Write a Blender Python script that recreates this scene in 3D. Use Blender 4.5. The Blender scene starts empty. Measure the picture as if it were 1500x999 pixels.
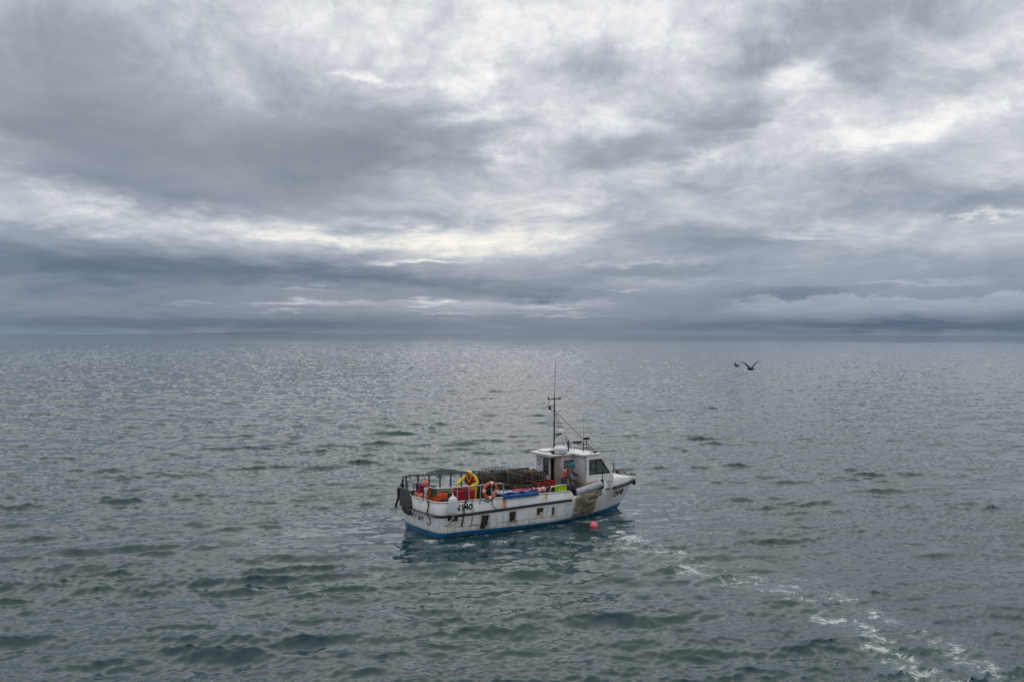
import bpy, bmesh, math, random
import numpy as np
from mathutils import Vector, Matrix
from mathutils.geometry import tessellate_polygon
R = math.radians
random.seed(4)
S = bpy.context.scene
C = S.collection

# ------------------------------------------------------------------ camera
F = 1400.0                                  # focal length, in pixels of a 1500 px wide picture
cam_d = bpy.data.cameras.new('camera')
cam_d.lens = 36.0 * F / 1500.0
cam_d.sensor_width = 36.0
cam_d.clip_start = 0.1
cam_d.clip_end = 200000.0
cam = bpy.data.objects.new('camera', cam_d)
C.objects.link(cam)
CAM_H = 8.0
cam.matrix_world = Matrix.Translation((0, 0, CAM_H)) @ Matrix.Rotation(R(90 - 0.37), 4, 'X') @ Matrix.Rotation(R(0.10), 4, 'Z')
S.camera = cam

# ------------------------------------------------------------------ colour management
S.view_settings.view_transform = 'Standard'
S.view_settings.look = 'None'
S.view_settings.gamma = 1
S.view_settings.use_curve_mapping = False
S.view_settings.exposure = 0.14

# ------------------------------------------------------------------ node helpers
class NT:
    def __init__(s, tree):
        s.t = tree; s.n = tree.nodes; s.l = tree.links
    def new(s, typ, **kw):
        nd = s.n.new(typ)
        for k, v in kw.items(): setattr(nd, k, v)
        return nd
    def put(s, sock, v):
        if hasattr(v, 'is_output'): s.l.new(v, sock)
        elif v is not None: sock.default_value = v
    def m(s, op, a, b=None, c=None, clamp=False):
        nd = s.new('ShaderNodeMath', operation=op, use_clamp=clamp)
        s.put(nd.inputs[0], a)
        if b is not None: s.put(nd.inputs[1], b)
        if c is not None: s.put(nd.inputs[2], c)
        return nd.outputs[0]
    def vm(s, op, a, b=None):
        nd = s.new('ShaderNodeVectorMath', operation=op)
        s.put(nd.inputs[0], a)
        if b is not None:
            s.put(nd.inputs['Scale'] if op == 'SCALE' else nd.inputs[1], b)
        return nd.outputs[0]
    def noise(s, vec, scale, detail=4, rough=.55, dist=0, out=0, lac=2.0):
        nd = s.new('ShaderNodeTexNoise')
        if vec is not None: s.put(nd.inputs['Vector'], vec)
        nd.inputs['Scale'].default_value = scale
        nd.inputs['Detail'].default_value = detail
        nd.inputs['Roughness'].default_value = rough
        nd.inputs['Lacunarity'].default_value = lac
        nd.inputs['Distortion'].default_value = dist
        return nd.outputs[out]
    def ramp(s, fac, stops, interp='LINEAR'):
        nd = s.new('ShaderNodeValToRGB'); cr = nd.color_ramp; cr.interpolation = interp
        while len(cr.elements) > 1: cr.elements.remove(cr.elements[0])
        for i, (p, c) in enumerate(stops):
            e = cr.elements[0] if i == 0 else cr.elements.new(p)
            e.position = p
            if not hasattr(c, '__len__'): c = (c, c, c)
            e.color = (c[0], c[1], c[2], 1)
        s.put(nd.inputs[0], fac)
        return nd.outputs[0]
    def mix(s, fac, a, b, typ='MIX'):
        nd = s.new('ShaderNodeMix', data_type='RGBA', blend_type=typ)
        s.put(nd.inputs[0], fac)
        for sk, v in ((nd.inputs[6], a), (nd.inputs[7], b)):
            if isinstance(v, tuple) and len(v) == 3: v = (*v, 1)
            s.put(sk, v)
        return nd.outputs[2]
    def step(s, x, lo, hi):
        nd = s.new('ShaderNodeMapRange', interpolation_type='SMOOTHSTEP')
        s.put(nd.inputs[0], x); nd.inputs[1].default_value = lo; nd.inputs[2].default_value = hi
        return nd.outputs[0]
    def band(s, x, lo, hi, soft):
        return s.m('MULTIPLY', s.step(x, lo - soft, lo + soft), s.m('SUBTRACT', 1.0, s.step(x, hi - soft, hi + soft)))

def lin(c):
    return tuple(((v / 255.) / 12.92 if v / 255. <= .04045 else ((v / 255. + .055) / 1.055) ** 2.4) for v in c)

# ------------------------------------------------------------------ world: overcast sky
world = bpy.data.worlds.new('World')
S.world = world
world.use_nodes = True
w = NT(world.node_tree)
w.n.clear()
SUN_AZ, SUN_EL = R(-6), R(17)
tc = w.new('ShaderNodeTexCoord')
dirv = w.vm('NORMALIZE', tc.outputs['Generated'])
sep = w.new('ShaderNodeSeparateXYZ'); w.l.new(dirv, sep.inputs[0])
dx, dy, dz = sep.outputs
zc = w.m('MAXIMUM', dz, 0.0)
az = w.m('MULTIPLY', w.m('ARCTAN2', dx, dy), F)             # azimuth and elevation, in 1/1400 radian
el = w.m('MULTIPLY', w.m('ARCSINE', zc), F)
den = w.m('ADD', zc, 0.13)
cl = w.new('ShaderNodeCombineXYZ')                          # position on the cloud layer
w.put(cl.inputs[0], w.m('DIVIDE', dx, den)); w.put(cl.inputs[1], w.m('DIVIDE', dy, den))
clv = cl.outputs[0]
n1 = w.noise(clv, 1.3, 4, .6, out=1)
n2 = w.noise(clv, 4.0, 5, .6, out=1)
warp = w.vm('ADD', w.vm('MULTIPLY', w.vm('SUBTRACT', n1, (.5, .5, .5)), (230, 80, 0)),
            w.vm('MULTIPLY', w.vm('SUBTRACT', n2, (.5, .5, .5)), (120, 44, 0)))
pos0 = w.new('ShaderNodeCombineXYZ'); w.put(pos0.inputs[0], az); w.put(pos0.inputs[1], el)
# less warping right above the horizon
wamp = w.m('MULTIPLY_ADD', w.step(el, 0, 260), 0.85, 0.15)
lyr = w.new('ShaderNodeCombineXYZ')
w.put(lyr.inputs[0], w.m('MULTIPLY', az, 3.4 / F)); w.put(lyr.inputs[1], w.m('MULTIPLY', w.m('LOGARITHM', w.m('ADD', zc, .05), math.e), 1.5))
pos = w.vm('ADD', pos0.outputs[0], w.vm('SCALE', warp, wamp))
n3 = w.noise(lyr.outputs[0], 7.0, 6, .62, out=1)
pos = w.vm('ADD', pos, w.vm('MULTIPLY', w.vm('SUBTRACT', n3, (.5, .5, .5)), (120, 34, 0)))
BL = [ (150, 70, 420, 120, 0, -.085),  # picture position of a cloud mass or a gap, radii, tilt, strength
 (400, 220, 400, 120, 8, -.185), (500, 265, 230, 60, 8, -.055), (60, 190, 270, 95, -6, -.11), (60, 90, 300, 130, 0, -.06),
 (600, 205, 170, 60, 12, -.07), (870, 95, 170, 50, 0, -.10), (1090, 95, 150, 42, 12, -.12),
 (1040, 180, 140, 55, 10, -.13), (900, 228, 190, 36, 6, -.12), (1250, 15, 260, 60, 5, -.12), (1290, 92, 120, 55, 10, -.10),
 (1450, 110, 110, 45, 10, -.09), (1300, 245, 330, 50, 6, -.07), (1450, 288, 150, 26, 5, -.11), (1060, 352, 200, 28, 0, -.10),
 (100, 392, 420, 52, -3, -.16), (430, 402, 430, 30, -4, -.10), (620, 412, 420, 20, -4, -.08), (930, 400, 260, 17, 4, -.08),
 (1150, 432, 210, 22, 0, -.09), (1300, 474, 420, 17, 0, -.12), (300, 475, 560, 16, 0, -.07), (800, 432, 130, 10, 0, -.05),
 (640, 320, 260, 16, 0, -.04), (1000, 270, 170, 20, 8, -.05), (780, 190, 100, 22, 5, -.06), (200, 270, 300, 26, -8, -.05),
 (640, 50, 280, 80, 0, .07), (690, 108, 90, 36, 5, .13), (690, 176, 90, 22, 10, .15), (725, 240, 60, 26, 0, .13),
 (540, 108, 80, 7, 0, .12), (340, 120, 90, 60, -30, .05), (880, 35, 300, 60, 0, .09), (1180, 100, 60, 34, 20, .12),
 (1120, 190, 120, 16, 8, .08), (1300, 185, 330, 26, 6, .10), (1320, 190, 110, 12, 8, .06), (1000, 240, 130, 14, 10, .08),
 (860, 178, 90, 20, 0, .08), (250, 318, 330, 28, -4, .12), (80, 330, 240, 24, -3, .08), (480, 350, 300, 18, -3, .11),
 (640, 345, 220, 26, 3, .17), (770, 352, 190, 34, 4, .15), (800, 305, 160, 26, 4, .09), (620, 381, 80, 7, 1, .20), (560, 384, 60, 3.4, 0, .12),
 (440, 425, 50, 3.2, 2, .10), (470, 444, 120, 6, 1, .13), (425, 445, 45, 6, 0, .11), (290, 443, 70, 3, 0, .10), (625, 445, 80, 5, 0, .15), (640, 459, 80, 3, 0, .12),
 (420, 456, 70, 1.6, 0, .12), (800, 446, 130, 9, 0, .12), (920, 430, 50, 3, 0, .12), (820, 461, 150, 3, 0, .10), (690, 452, 240, 12, 0, .07),
 (1180, 330, 220, 20, 3, .05), (1450, 315, 70, 6, 4, .14), (1340, 412, 160, 6, 0, .07), (1180, 345, 90, 7, 0, .09), (950, 385, 140, 5, 3, .07),
 (1010, 412, 200, 7, 2, .04), (1380, 350, 250, 30, 0, .03),
]
total = None
for (px, py, rx, ry, rot, amp) in BL:
    a = math.atan((px - 750) / F); e = math.atan((490 - py) / F * math.cos(a))
    mp = w.new('ShaderNodeMapping', vector_type='TEXTURE')
    w.l.new(pos, mp.inputs[0])
    mp.inputs[1].default_value = (a * F, e * F, 0)
    mp.inputs[2].default_value = (0, 0, R(rot))
    mp.inputs[3].default_value = (rx * 1.6, ry * 1.75, 1)
    g = w.new('ShaderNodeTexGradient', gradient_type='QUADRATIC_SPHERE')
    w.l.new(mp.outputs[0], g.inputs[0])
    gg = w.step(g.outputs['Fac'], 0.0, 1.0)
    total = w.m('MULTIPLY_ADD', gg, amp * (1.2 if amp < 0 else 1.15), total if total is not None else 0.0)
base = w.ramp(w.m('DIVIDE', el, 2200.0), [(0, .435), (.012, .49), (.03, .575), (.06, .65), (.10, .725), (.16, .765), (.24, .77), (.34, .85), (.6, .88), (1, .90)])
B = w.m('ADD', base, total)
# soft fractal detail of the cloud layer, weaker where the layer is dark
st = w.new('ShaderNodeMapping'); w.l.new(lyr.outputs[0], st.inputs[0]); st.inputs[2].default_value = (0, 0, R(-7))
d1 = w.m('SUBTRACT', w.noise(st.outputs[0], 1.0, 3, .5, .3), .5)
d2 = w.m('SUBTRACT', w.noise(st.outputs[0], 2.8, 12, .66, .5), .5)
d3 = w.m('SUBTRACT', w.noise(st.outputs[0], 9.0, 7, .62, .7), .5)
calm = w.m('MULTIPLY_ADD', w.step(B, .52, .74), .72, .28)
det = w.m('ADD', w.m('MULTIPLY', d1, .12), w.m('MULTIPLY', w.m('ADD', w.m('MULTIPLY', d2, .50), w.m('MULTIPLY', d3, .13)), calm))
B = w.m('ADD', B, det)
mot = w.m('SUBTRACT', w.noise(st.outputs[0], 16.0, 8, .68, .6), .5)
B = w.m('ADD', B, w.m('MULTIPLY', w.m('MULTIPLY', mot, w.step(B, .66, .84)), .20))
B = w.m('MULTIPLY_ADD', w.m('SUBTRACT', B, .70), .98, .748)
# the low cumulus bank over the right-hand horizon, with a billowy upper edge
bank = w.new('ShaderNodeCombineXYZ'); w.put(bank.inputs[0], w.m('MULTIPLY', az, .012)); w.put(bank.inputs[1], w.m('MULTIPLY', el, .03))
bn = w.noise(bank.outputs[0], 1.0, 6, .62, .3)
bn2 = w.noise(bank.outputs[0], 2.6, 6, .65, .5)
topline = w.m('MULTIPLY_ADD', bn, 60, 24)
inb = w.m('MULTIPLY', w.m('SUBTRACT', 1.0, w.step(w.m('SUBTRACT', el, topline), -2.5, 3)), w.step(w.m('ADD', el, w.m('MULTIPLY', bn2, 16)), 24, 46))
inb = w.m('MULTIPLY', inb, w.m('MULTIPLY', w.step(w.m('MULTIPLY_ADD', bn2, 120, az), 330, 440), w.m('SUBTRACT', 1.0, w.step(az, 900, 1100))))
B = w.m('ADD', B, w.m('MULTIPLY', inb, w.m('MULTIPLY_ADD', w.step(w.m('SUBTRACT', topline, el), 0, 26), -.05, .10)))
tone = w.ramp(B, [(.30, lin((62, 78, 98))), (.42, lin((86, 102, 120))), (.50, lin((112, 124, 139))), (.58, lin((135, 142, 154))),
                  (.66, lin((153, 160, 172))), (.74, lin((177, 183, 192))), (.82, lin((201, 205, 211))), (.90, lin((225, 226, 228))), (1.0, lin((246, 243, 238)))])
# blue-green cast low on the left, blue under the bank, warm low gaps near the sun
sunward = w.m('SUBTRACT', 1.0, w.step(w.m('ABSOLUTE', w.m('ADD', az, 120)), 100, 700))
lowb = w.m('SUBTRACT', 1.0, w.step(el, 60, 260))
tone = w.mix(w.m('MULTIPLY', w.m('MULTIPLY', lowb, w.step(B, .70, .92)), w.m('MULTIPLY', sunward, .8)), tone, w.mix(1.0, tone, (1.04, .985, .88), 'MULTIPLY'))
tone = w.mix(w.m('MULTIPLY', w.m('SUBTRACT', 1.0, w.step(el, 60, 340)), w.m('SUBTRACT', 1.0, w.step(B, .52, .80))), tone, w.mix(1.0, tone, (.935, .99, 1.035), 'MULTIPLY'))
sky = w.new('ShaderNodeTexSky', sky_type='NISHITA')
sky.sun_disc = False; sky.sun_elevation = SUN_EL; sky.sun_rotation = SUN_AZ
bg1 = w.new('ShaderNodeBackground'); w.l.new(sky.outputs[0], bg1.inputs[0]); bg1.inputs[1].default_value = .05
bg2 = w.new('ShaderNodeBackground'); w.l.new(tone, bg2.inputs[0]); bg2.inputs[1].default_value = 1.0
mxs = w.new('ShaderNodeMixShader'); mxs.inputs[0].default_value = .99
w.l.new(bg1.outputs[0], mxs.inputs[1]); w.l.new(bg2.outputs[0], mxs.inputs[2])
wo = w.new('ShaderNodeOutputWorld'); w.l.new(mxs.outputs[0], wo.inputs[0])
world.cycles.sampling_method = 'MANUAL'; world.cycles.sample_map_resolution = 512

# ------------------------------------------------------------------ sun, veiled by the cloud
sd = bpy.data.lights.new('sun', 'SUN'); sd.energy = 0.5; sd.angle = R(80); sd.color = (1, .98, .95)
so = bpy.data.objects.new('sun', sd); C.objects.link(so)
sv = Vector((math.sin(SUN_AZ) * math.cos(SUN_EL + .65), math.cos(SUN_AZ) * math.cos(SUN_EL + .65), math.sin(SUN_EL + .65)))
so.rotation_euler = sv.to_track_quat('Z', 'Y').to_euler()
so.location = sv * 200

# ------------------------------------------------------------------ boat frame
TH = R(33)
BO = Vector((-3.655, 38.554, 0.0))                          # transom centre at the waterline
BM = Matrix.Translation(BO) @ Matrix.Rotation(TH, 4, 'Z')   # boat axes: x to the bow, y to port

# ------------------------------------------------------------------ materials
MATS = {}
def mat(name, col, rough=.5, metal=0., var=0., vscale=6., spec=.5, bump=0., grime=None, rnd=0.):
    if name in MATS: return MATS[name]
    m = bpy.data.materials.new(name); m.use_nodes = True
    t = NT(m.node_tree); p = t.n['Principled BSDF']
    c = tuple(col)
    tcn = t.new('ShaderNodeTexCoord')
    obv = tcn.outputs['Object']
    out = None
    if var or grime or rnd:
        n = t.noise(obv, vscale, 6, .62)
        a = tuple(max(0, x * (1 - var)) for x in c); b = tuple(min(1, x * (1 + var)) for x in c)
        out = t.mix(t.step(n, .3, .7), a, b)
        if grime:
            g = t.noise(obv, vscale * .6, 8, .68, 1.2)
            out = t.mix(t.m('MULTIPLY', t.step(g, .5, .72), grime[1]), out, tuple(grime[0]))
        if rnd:
            oi = t.new('ShaderNodeObjectInfo')
            out = t.mix(1.0, out, t.ramp(oi.outputs['Random'], [(0, (1, .8, .6)), (.35, (.6, .8, .6)), (.6, (1.3, 1.0, .9)), (.8, (.5, .5, .6)), (1, (1.2, 1.0, .7))]), 'MULTIPLY')
        t.l.new(out, p.inputs['Base Color'])
    else:
        p.inputs['Base Color'].default_value = (*c, 1)
    p.inputs['Roughness'].default_value = rough
    p.inputs['Metallic'].default_value = metal
    p.inputs['Specular IOR Level'].default_value = spec
    if bump:
        bp = t.new('ShaderNodeBump'); bp.inputs['Strength'].default_value = bump; bp.inputs['Distance'].default_value = .02
        t.l.new(t.noise(obv, vscale * 4, 5, .6), bp.inputs['Height']); t.l.new(bp.outputs[0], p.inputs['Normal'])
    MATS[name] = m
    return m

WHITE = mat('white_gelcoat', (.74, .75, .76), .35, var=.06, vscale=2.5, grime=((.40, .34, .26), .45))
GREYW = mat('weathered_white', (.50, .50, .49), .45, var=.1, vscale=3, grime=((.30, .25, .18), .6))
BLACKR = mat('black_rubber', (.018, .02, .025), .55, var=.3, vscale=5, grime=((.08, .08, .08), .5))
STEEL = mat('galvanised_steel', (.42, .43, .44), .4, .6, var=.15, vscale=8, grime=((.22, .12, .06), .5))
DARKST = mat('dark_painted_steel', (.035, .038, .045), .5, .2, var=.3, vscale=7, grime=((.12, .06, .03), .5))
BLACK = mat('black_plastic', (.015, .016, .02), .4)
RUST = mat('rusty_steel', (.10, .05, .025), .8, .1, var=.4, vscale=9, grime=((.02, .015, .012), .8))
BLUE = mat('blue_board_paint', (.012, .075, .27), .45, var=.15, vscale=4)
RED = mat('red_tub_plastic', (.36, .008, .02), .4, var=.15, vscale=4, grime=((.2, .02, .02), .5))
ORANGE = mat('lifebuoy_orange', (.55, .09, .035), .5, var=.1, vscale=5)
ORANGE2 = mat('bright_orange_plastic', (.75, .10, .02), .5, var=.15, vscale=5)
PINK = mat('pink_buoy_vinyl', (.85, .17, .24), .4, var=.14, vscale=6, grime=((.75, .45, .42), .6))
CORAL = mat('coral_buoy_vinyl', (.75, .16, .11), .4, var=.14, vscale=6, grime=((.7, .35, .3), .5))
YELLOW = mat('yellow_oilskin', (.68, .50, .02), .4, var=.16, vscale=6, bump=.4)
REDV = mat('red_vest_fabric', (.42, .02, .015), .7, var=.2, vscale=7, bump=.4)
ORV = mat('orange_red_vest_fabric', (.70, .07, .03), .65, var=.2, vscale=7, bump=.4)
TEAL = mat('teal_wool', (.02, .17, .24), .85, var=.2, vscale=12, bump=.3)
NAVY = mat('navy_oilskin', (.02, .035, .05), .45, var=.3, vscale=6, bump=.3)
SKIN = mat('skin', (.50, .27, .19), .5, var=.08, vscale=9)
REFL = mat('reflective_tape', (.72, .68, .66), .35)
LIME = mat('lime_plastic', (.42, .60, .02), .45, var=.2, vscale=8)
ROPEB = mat('black_rope', (.02, .022, .026), .9, var=.4, vscale=20)
ROPEG = mat('green_rope', (.05, .12, .07), .9, var=.4, vscale=20)
ROPEBL = mat('blue_rope', (.02, .07, .30), .8, var=.3, vscale=20)
ROPEW = mat('white_rope', (.60, .62, .62), .8, var=.2, vscale=20)
ROPER = mat('red_rope', (.45, .03, .04), .8, var=.2, vscale=20)
ROPEO = mat('orange_rope', (.42, .12, .04), .9, var=.4, vscale=12)
POTF = mat('pot_frame_steel', (.03, .027, .023), .75, var=.5, vscale=5, rnd=1)
NET = mat('tarred_netting', (.05, .043, .033), .9, var=.6, vscale=5, rnd=1)
POTW = mat('old_wrapping_rope', (.075, .062, .045), .9, var=.6, vscale=9, rnd=1)
DECK = mat('wet_deck_paint', (.07, .09, .085), .35, var=.4, vscale=2, grime=((.16, .12, .08), .6))
INNER = mat('grimy_inner_bulwark', (.26, .27, .25), .6, var=.2, vscale=3, grime=((.14, .10, .05), .8))
DARKIN = mat('dark_shaded_interior', (.03, .03, .032), .8)
BROWNB = mat('stained_ledge', (.23, .19, .15), .6, var=.2, vscale=3, grime=((.12, .08, .05), .8))
GPLATE = mat('grey_plate_paint', (.05, .058, .066), .6, var=.25, vscale=3, grime=((.11, .09, .07), .6))
FISHB = mat('dark_fish_box', (.04, .04, .03), .6, var=.4, vscale=6, grime=((.1, .09, .05), .7))
FEND = mat('white_fender_vinyl', (.62, .65, .68), .4, var=.07, vscale=5, grime=((.4, .42, .42), .5))
LETTER = mat('black_lettering', (.012, .015, .03), .5)
LETTERF = mat('faded_lettering', (.10, .11, .13), .6, var=.5, vscale=6)
TUBEM = mat('grey_hauling_roller', (.36, .39, .44), .35, var=.2, vscale=3, grime=((.08, .09, .1), .6))
DOMEW = mat('white_dome_plastic', (.62, .66, .70), .3, var=.05, vscale=4)
BADGE = mat('blue_badge_print', (.10, .14, .30), .5, var=.3, vscale=14)

def glass():
    m = bpy.data.materials.new('tinted_window_glass'); m.use_nodes = True
    t = NT(m.node_tree); t.n.remove(t.n['Principled BSDF'])
    o = t.n['Material Output']
    tr = t.new('ShaderNodeBsdfTransparent'); tr.inputs[0].default_value = (.66, .74, .77, 1)
    gl = t.new('ShaderNodeBsdfGlossy'); gl.inputs['Roughness'].default_value = .03
    fr = t.new('ShaderNodeFresnel'); fr.inputs[0].default_value = 1.5
    mx = t.new('ShaderNodeMixShader')
    t.l.new(t.m('MINIMUM', t.m('MULTIPLY_ADD', fr.outputs[0], 1.5, .10), 1.0), mx.inputs[0])
    t.l.new(tr.outputs[0], mx.inputs[1]); t.l.new(gl.outputs[0], mx.inputs[2]); t.l.new(mx.outputs[0], o.inputs[0])
    return m
GLASS = glass()

def hull_mat():
    m = bpy.data.materials.new('painted_hull'); m.use_nodes = True
    t = NT(m.node_tree); p = t.n['Principled BSDF']
    tcn = t.new('ShaderNodeTexCoord'); ob = tcn.outputs['Object']
    sp = t.new('ShaderNodeSeparateXYZ'); t.l.new(ob, sp.inputs[0]); u, v, z = sp.outputs
    n = t.noise(ob, 2.2, 7, .65); nf = t.noise(ob, 14, 6, .65)
    sm = t.new('ShaderNodeMapping'); t.l.new(ob, sm.inputs[0]); sm.inputs[3].default_value = (7, 7, .9)
    streak = t.noise(sm.outputs[0], 1.0, 7, .68, .5)        # runs down the topsides
    c = t.mix(t.step(n, .3, .7), (.64, .68, .71), (.78, .80, .82))
    # yellowish water stain runs, more of them low down
    low = t.m('SUBTRACT', 1.0, t.step(z, .25, 1.15))
    c = t.mix(t.m('MULTIPLY', t.step(streak, .45, .66), t.m('MULTIPLY_ADD', low, .48, .16)), c, (.44, .38, .27))
    c = t.mix(t.m('MULTIPLY', t.step(t.noise(sm.outputs[0], 2.1, 6, .7), .56, .70), t.m('MULTIPLY_ADD', low, .75, .15)), c, (.22, .16, .10))
    stb = t.m('LESS_THAN', v, -0.3)
    # seams between the sheathing panels
    zz = t.m('ADD', z, t.m('MULTIPLY', u, .0135))
    seam = t.m('ADD', t.band(zz, .440, .456, .004), t.band(t.m('ADD', z, t.m('MULTIPLY', u, .02)), .903, .914, .003))
    seam = t.m('MULTIPLY', seam, t.band(u, .6, 6.2, .1))
    for uu, wd in ((1.35, .006), (2.84, .013), (4.1, .005), (5.0, .006), (6.15, .005)):
        seam = t.m('MAXIMUM', seam, t.m('MULTIPLY', t.band(u, uu - wd, uu + wd, .003), t.band(z, .22, .88, .02)))
    seam = t.m('MULTIPLY', t.m('MULTIPLY', seam, stb), t.step(t.noise(ob, 5, 4, .6), .36, .52), clamp=True)
    c = t.mix(t.m('MULTIPLY', seam, .95), c, (.06, .05, .04))
    # rust runs below the rail foot, the board end and the patches
    def run(u0, w_, z0, z1, k=1.0, col=(.42, .13, .03), edge=.03):
        nonlocal c
        f = t.m('MULTIPLY', t.band(t.m('ADD', u, t.m('MULTIPLY', t.m('SUBTRACT', nf, .5), .07)), u0 - w_, u0 + w_, edge), t.band(t.m('ADD', z, t.m('MULTIPLY', t.m('SUBTRACT', streak, .5), .35)), z0, z1, .06))
        f = t.m('MULTIPLY', t.m('MULTIPLY', f, stb), t.m('MULTIPLY_ADD', t.step(nf, .3, .6), .6, .4))
        c = t.mix(t.m('MULTIPLY', f, k), c, col)
    run(2.88, .09, .98, 1.45, 1.0, (.42, .12, .02)); run(2.66, .16, 1.0, 1.5, .5, (.55, .40, .25), .08)
    run(4.95, .06, 1.12, 1.5, 1.0, (.32, .16, .05)); run(4.85, .14, 1.05, 1.3, .5, (.55, .40, .22), .06)
    run(6.15, .25, .75, 1.5, .45, (.50, .42, .30), .12); run(1.9, .28, .2, .4, .5, (.30, .20, .12), .08)
    run(3.3, .28, .25, .42, .6, (.20, .15, .08), .08); run(4.65, .2, .38, .62, .5, (.34, .25, .15), .08); run(.6, .35, .42, .75, .6, (.42, .38, .26), .12)
    run(1.95, .26, .18, .85, .55, (.26, .18, .11), .12); run(3.28, .22, .3, .85, .5, (.28, .20, .12), .10); run(4.66, .2, .45, .86, .4, (.34, .26, .16), .08); run(5.32, .10, .35, .8, .5, (.3, .22, .14), .06)
    run(9.0, .30, .55, 1.12, .55, (.48, .36, .22), .12); run(9.7, .5, .85, 1.14, .5, (.45, .30, .20), .12)
    # the bare, chafed panel below the hauler
    hm = t.new('ShaderNodeMapping'); t.l.new(ob, hm.inputs[0]); hm.inputs[3].default_value = (1.6, 1.6, 6)
    warpu = t.m('ADD', t.m('ADD', u, t.m('MULTIPLY', t.m('SUBTRACT', n, .5), .5)), t.m('MULTIPLY', t.m('SUBTRACT', nf, .5), .45)); warpz = t.m('ADD', z, t.m('MULTIPLY', t.m('SUBTRACT', t.noise(ob, 5, 7, .7), .5), .34))
    zr = t.m('SUBTRACT', warpz, t.m('MULTIPLY', t.m('SUBTRACT', u, 6.5), .07))
    ch = t.m('MULTIPLY', t.m('MULTIPLY', t.step(t.noise(hm.outputs[0], .8, 8, .72, .6), .36, .47), t.band(warpu, 6.45, 8.0, .12), t.band(zr, .34, 1.10, .06)), stb)
    sc = t.noise(hm.outputs[0], 1.5, 8, .7, .6)
    chc = t.ramp(sc, [(.25, (.035, .025, .015)), (.42, (.13, .085, .045)), (.55, (.24, .16, .085)), (.68, (.34, .29, .21)), (.8, (.5, .5, .48))])
    c = t.mix(ch, c, chc)
    # antifouling below the boot line, wet and dark towards the keel
    bz = t.m('ADD', t.m('SUBTRACT', z, t.m('MULTIPLY', t.m('SUBTRACT', 1.0, t.step(u, 0, 5)), .07)), t.m('SUBTRACT', t.m('MULTIPLY', t.m('SUBTRACT', nf, .5), .018), t.m('MULTIPLY', t.step(u, 8.4, 10.8), .10)))
    c = t.mix(t.m('MULTIPLY', t.band(bz, .16, .25, .03), t.m('MULTIPLY', t.step(nf, .38, .62), .6)), c, (.24, .24, .17))
    blue = t.m('SUBTRACT', 1.0, t.step(bz, .165, .180))
    bc = t.mix(t.step(n, .3, .7), (.004, .080, .19), (.012, .13, .29))
    bc = t.mix(t.m('MULTIPLY', t.m('SUBTRACT', 1.0, t.step(z, .0, .07)), .85), bc, (.006, .010, .014))
    c = t.mix(blue, c, bc)
    t.l.new(c, p.inputs['Base Color'])
    p.inputs['Roughness'].default_value = .42
    bp = t.new('ShaderNodeBump'); bp.inputs['Strength'].default_value = .25; bp.inputs['Distance'].default_value = .03
    t.l.new(t.noise(ob, 3, 5, .6), bp.inputs['Height']); t.l.new(bp.outputs[0], p.inputs['Normal'])
    return m
HULL = hull_mat()

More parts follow.
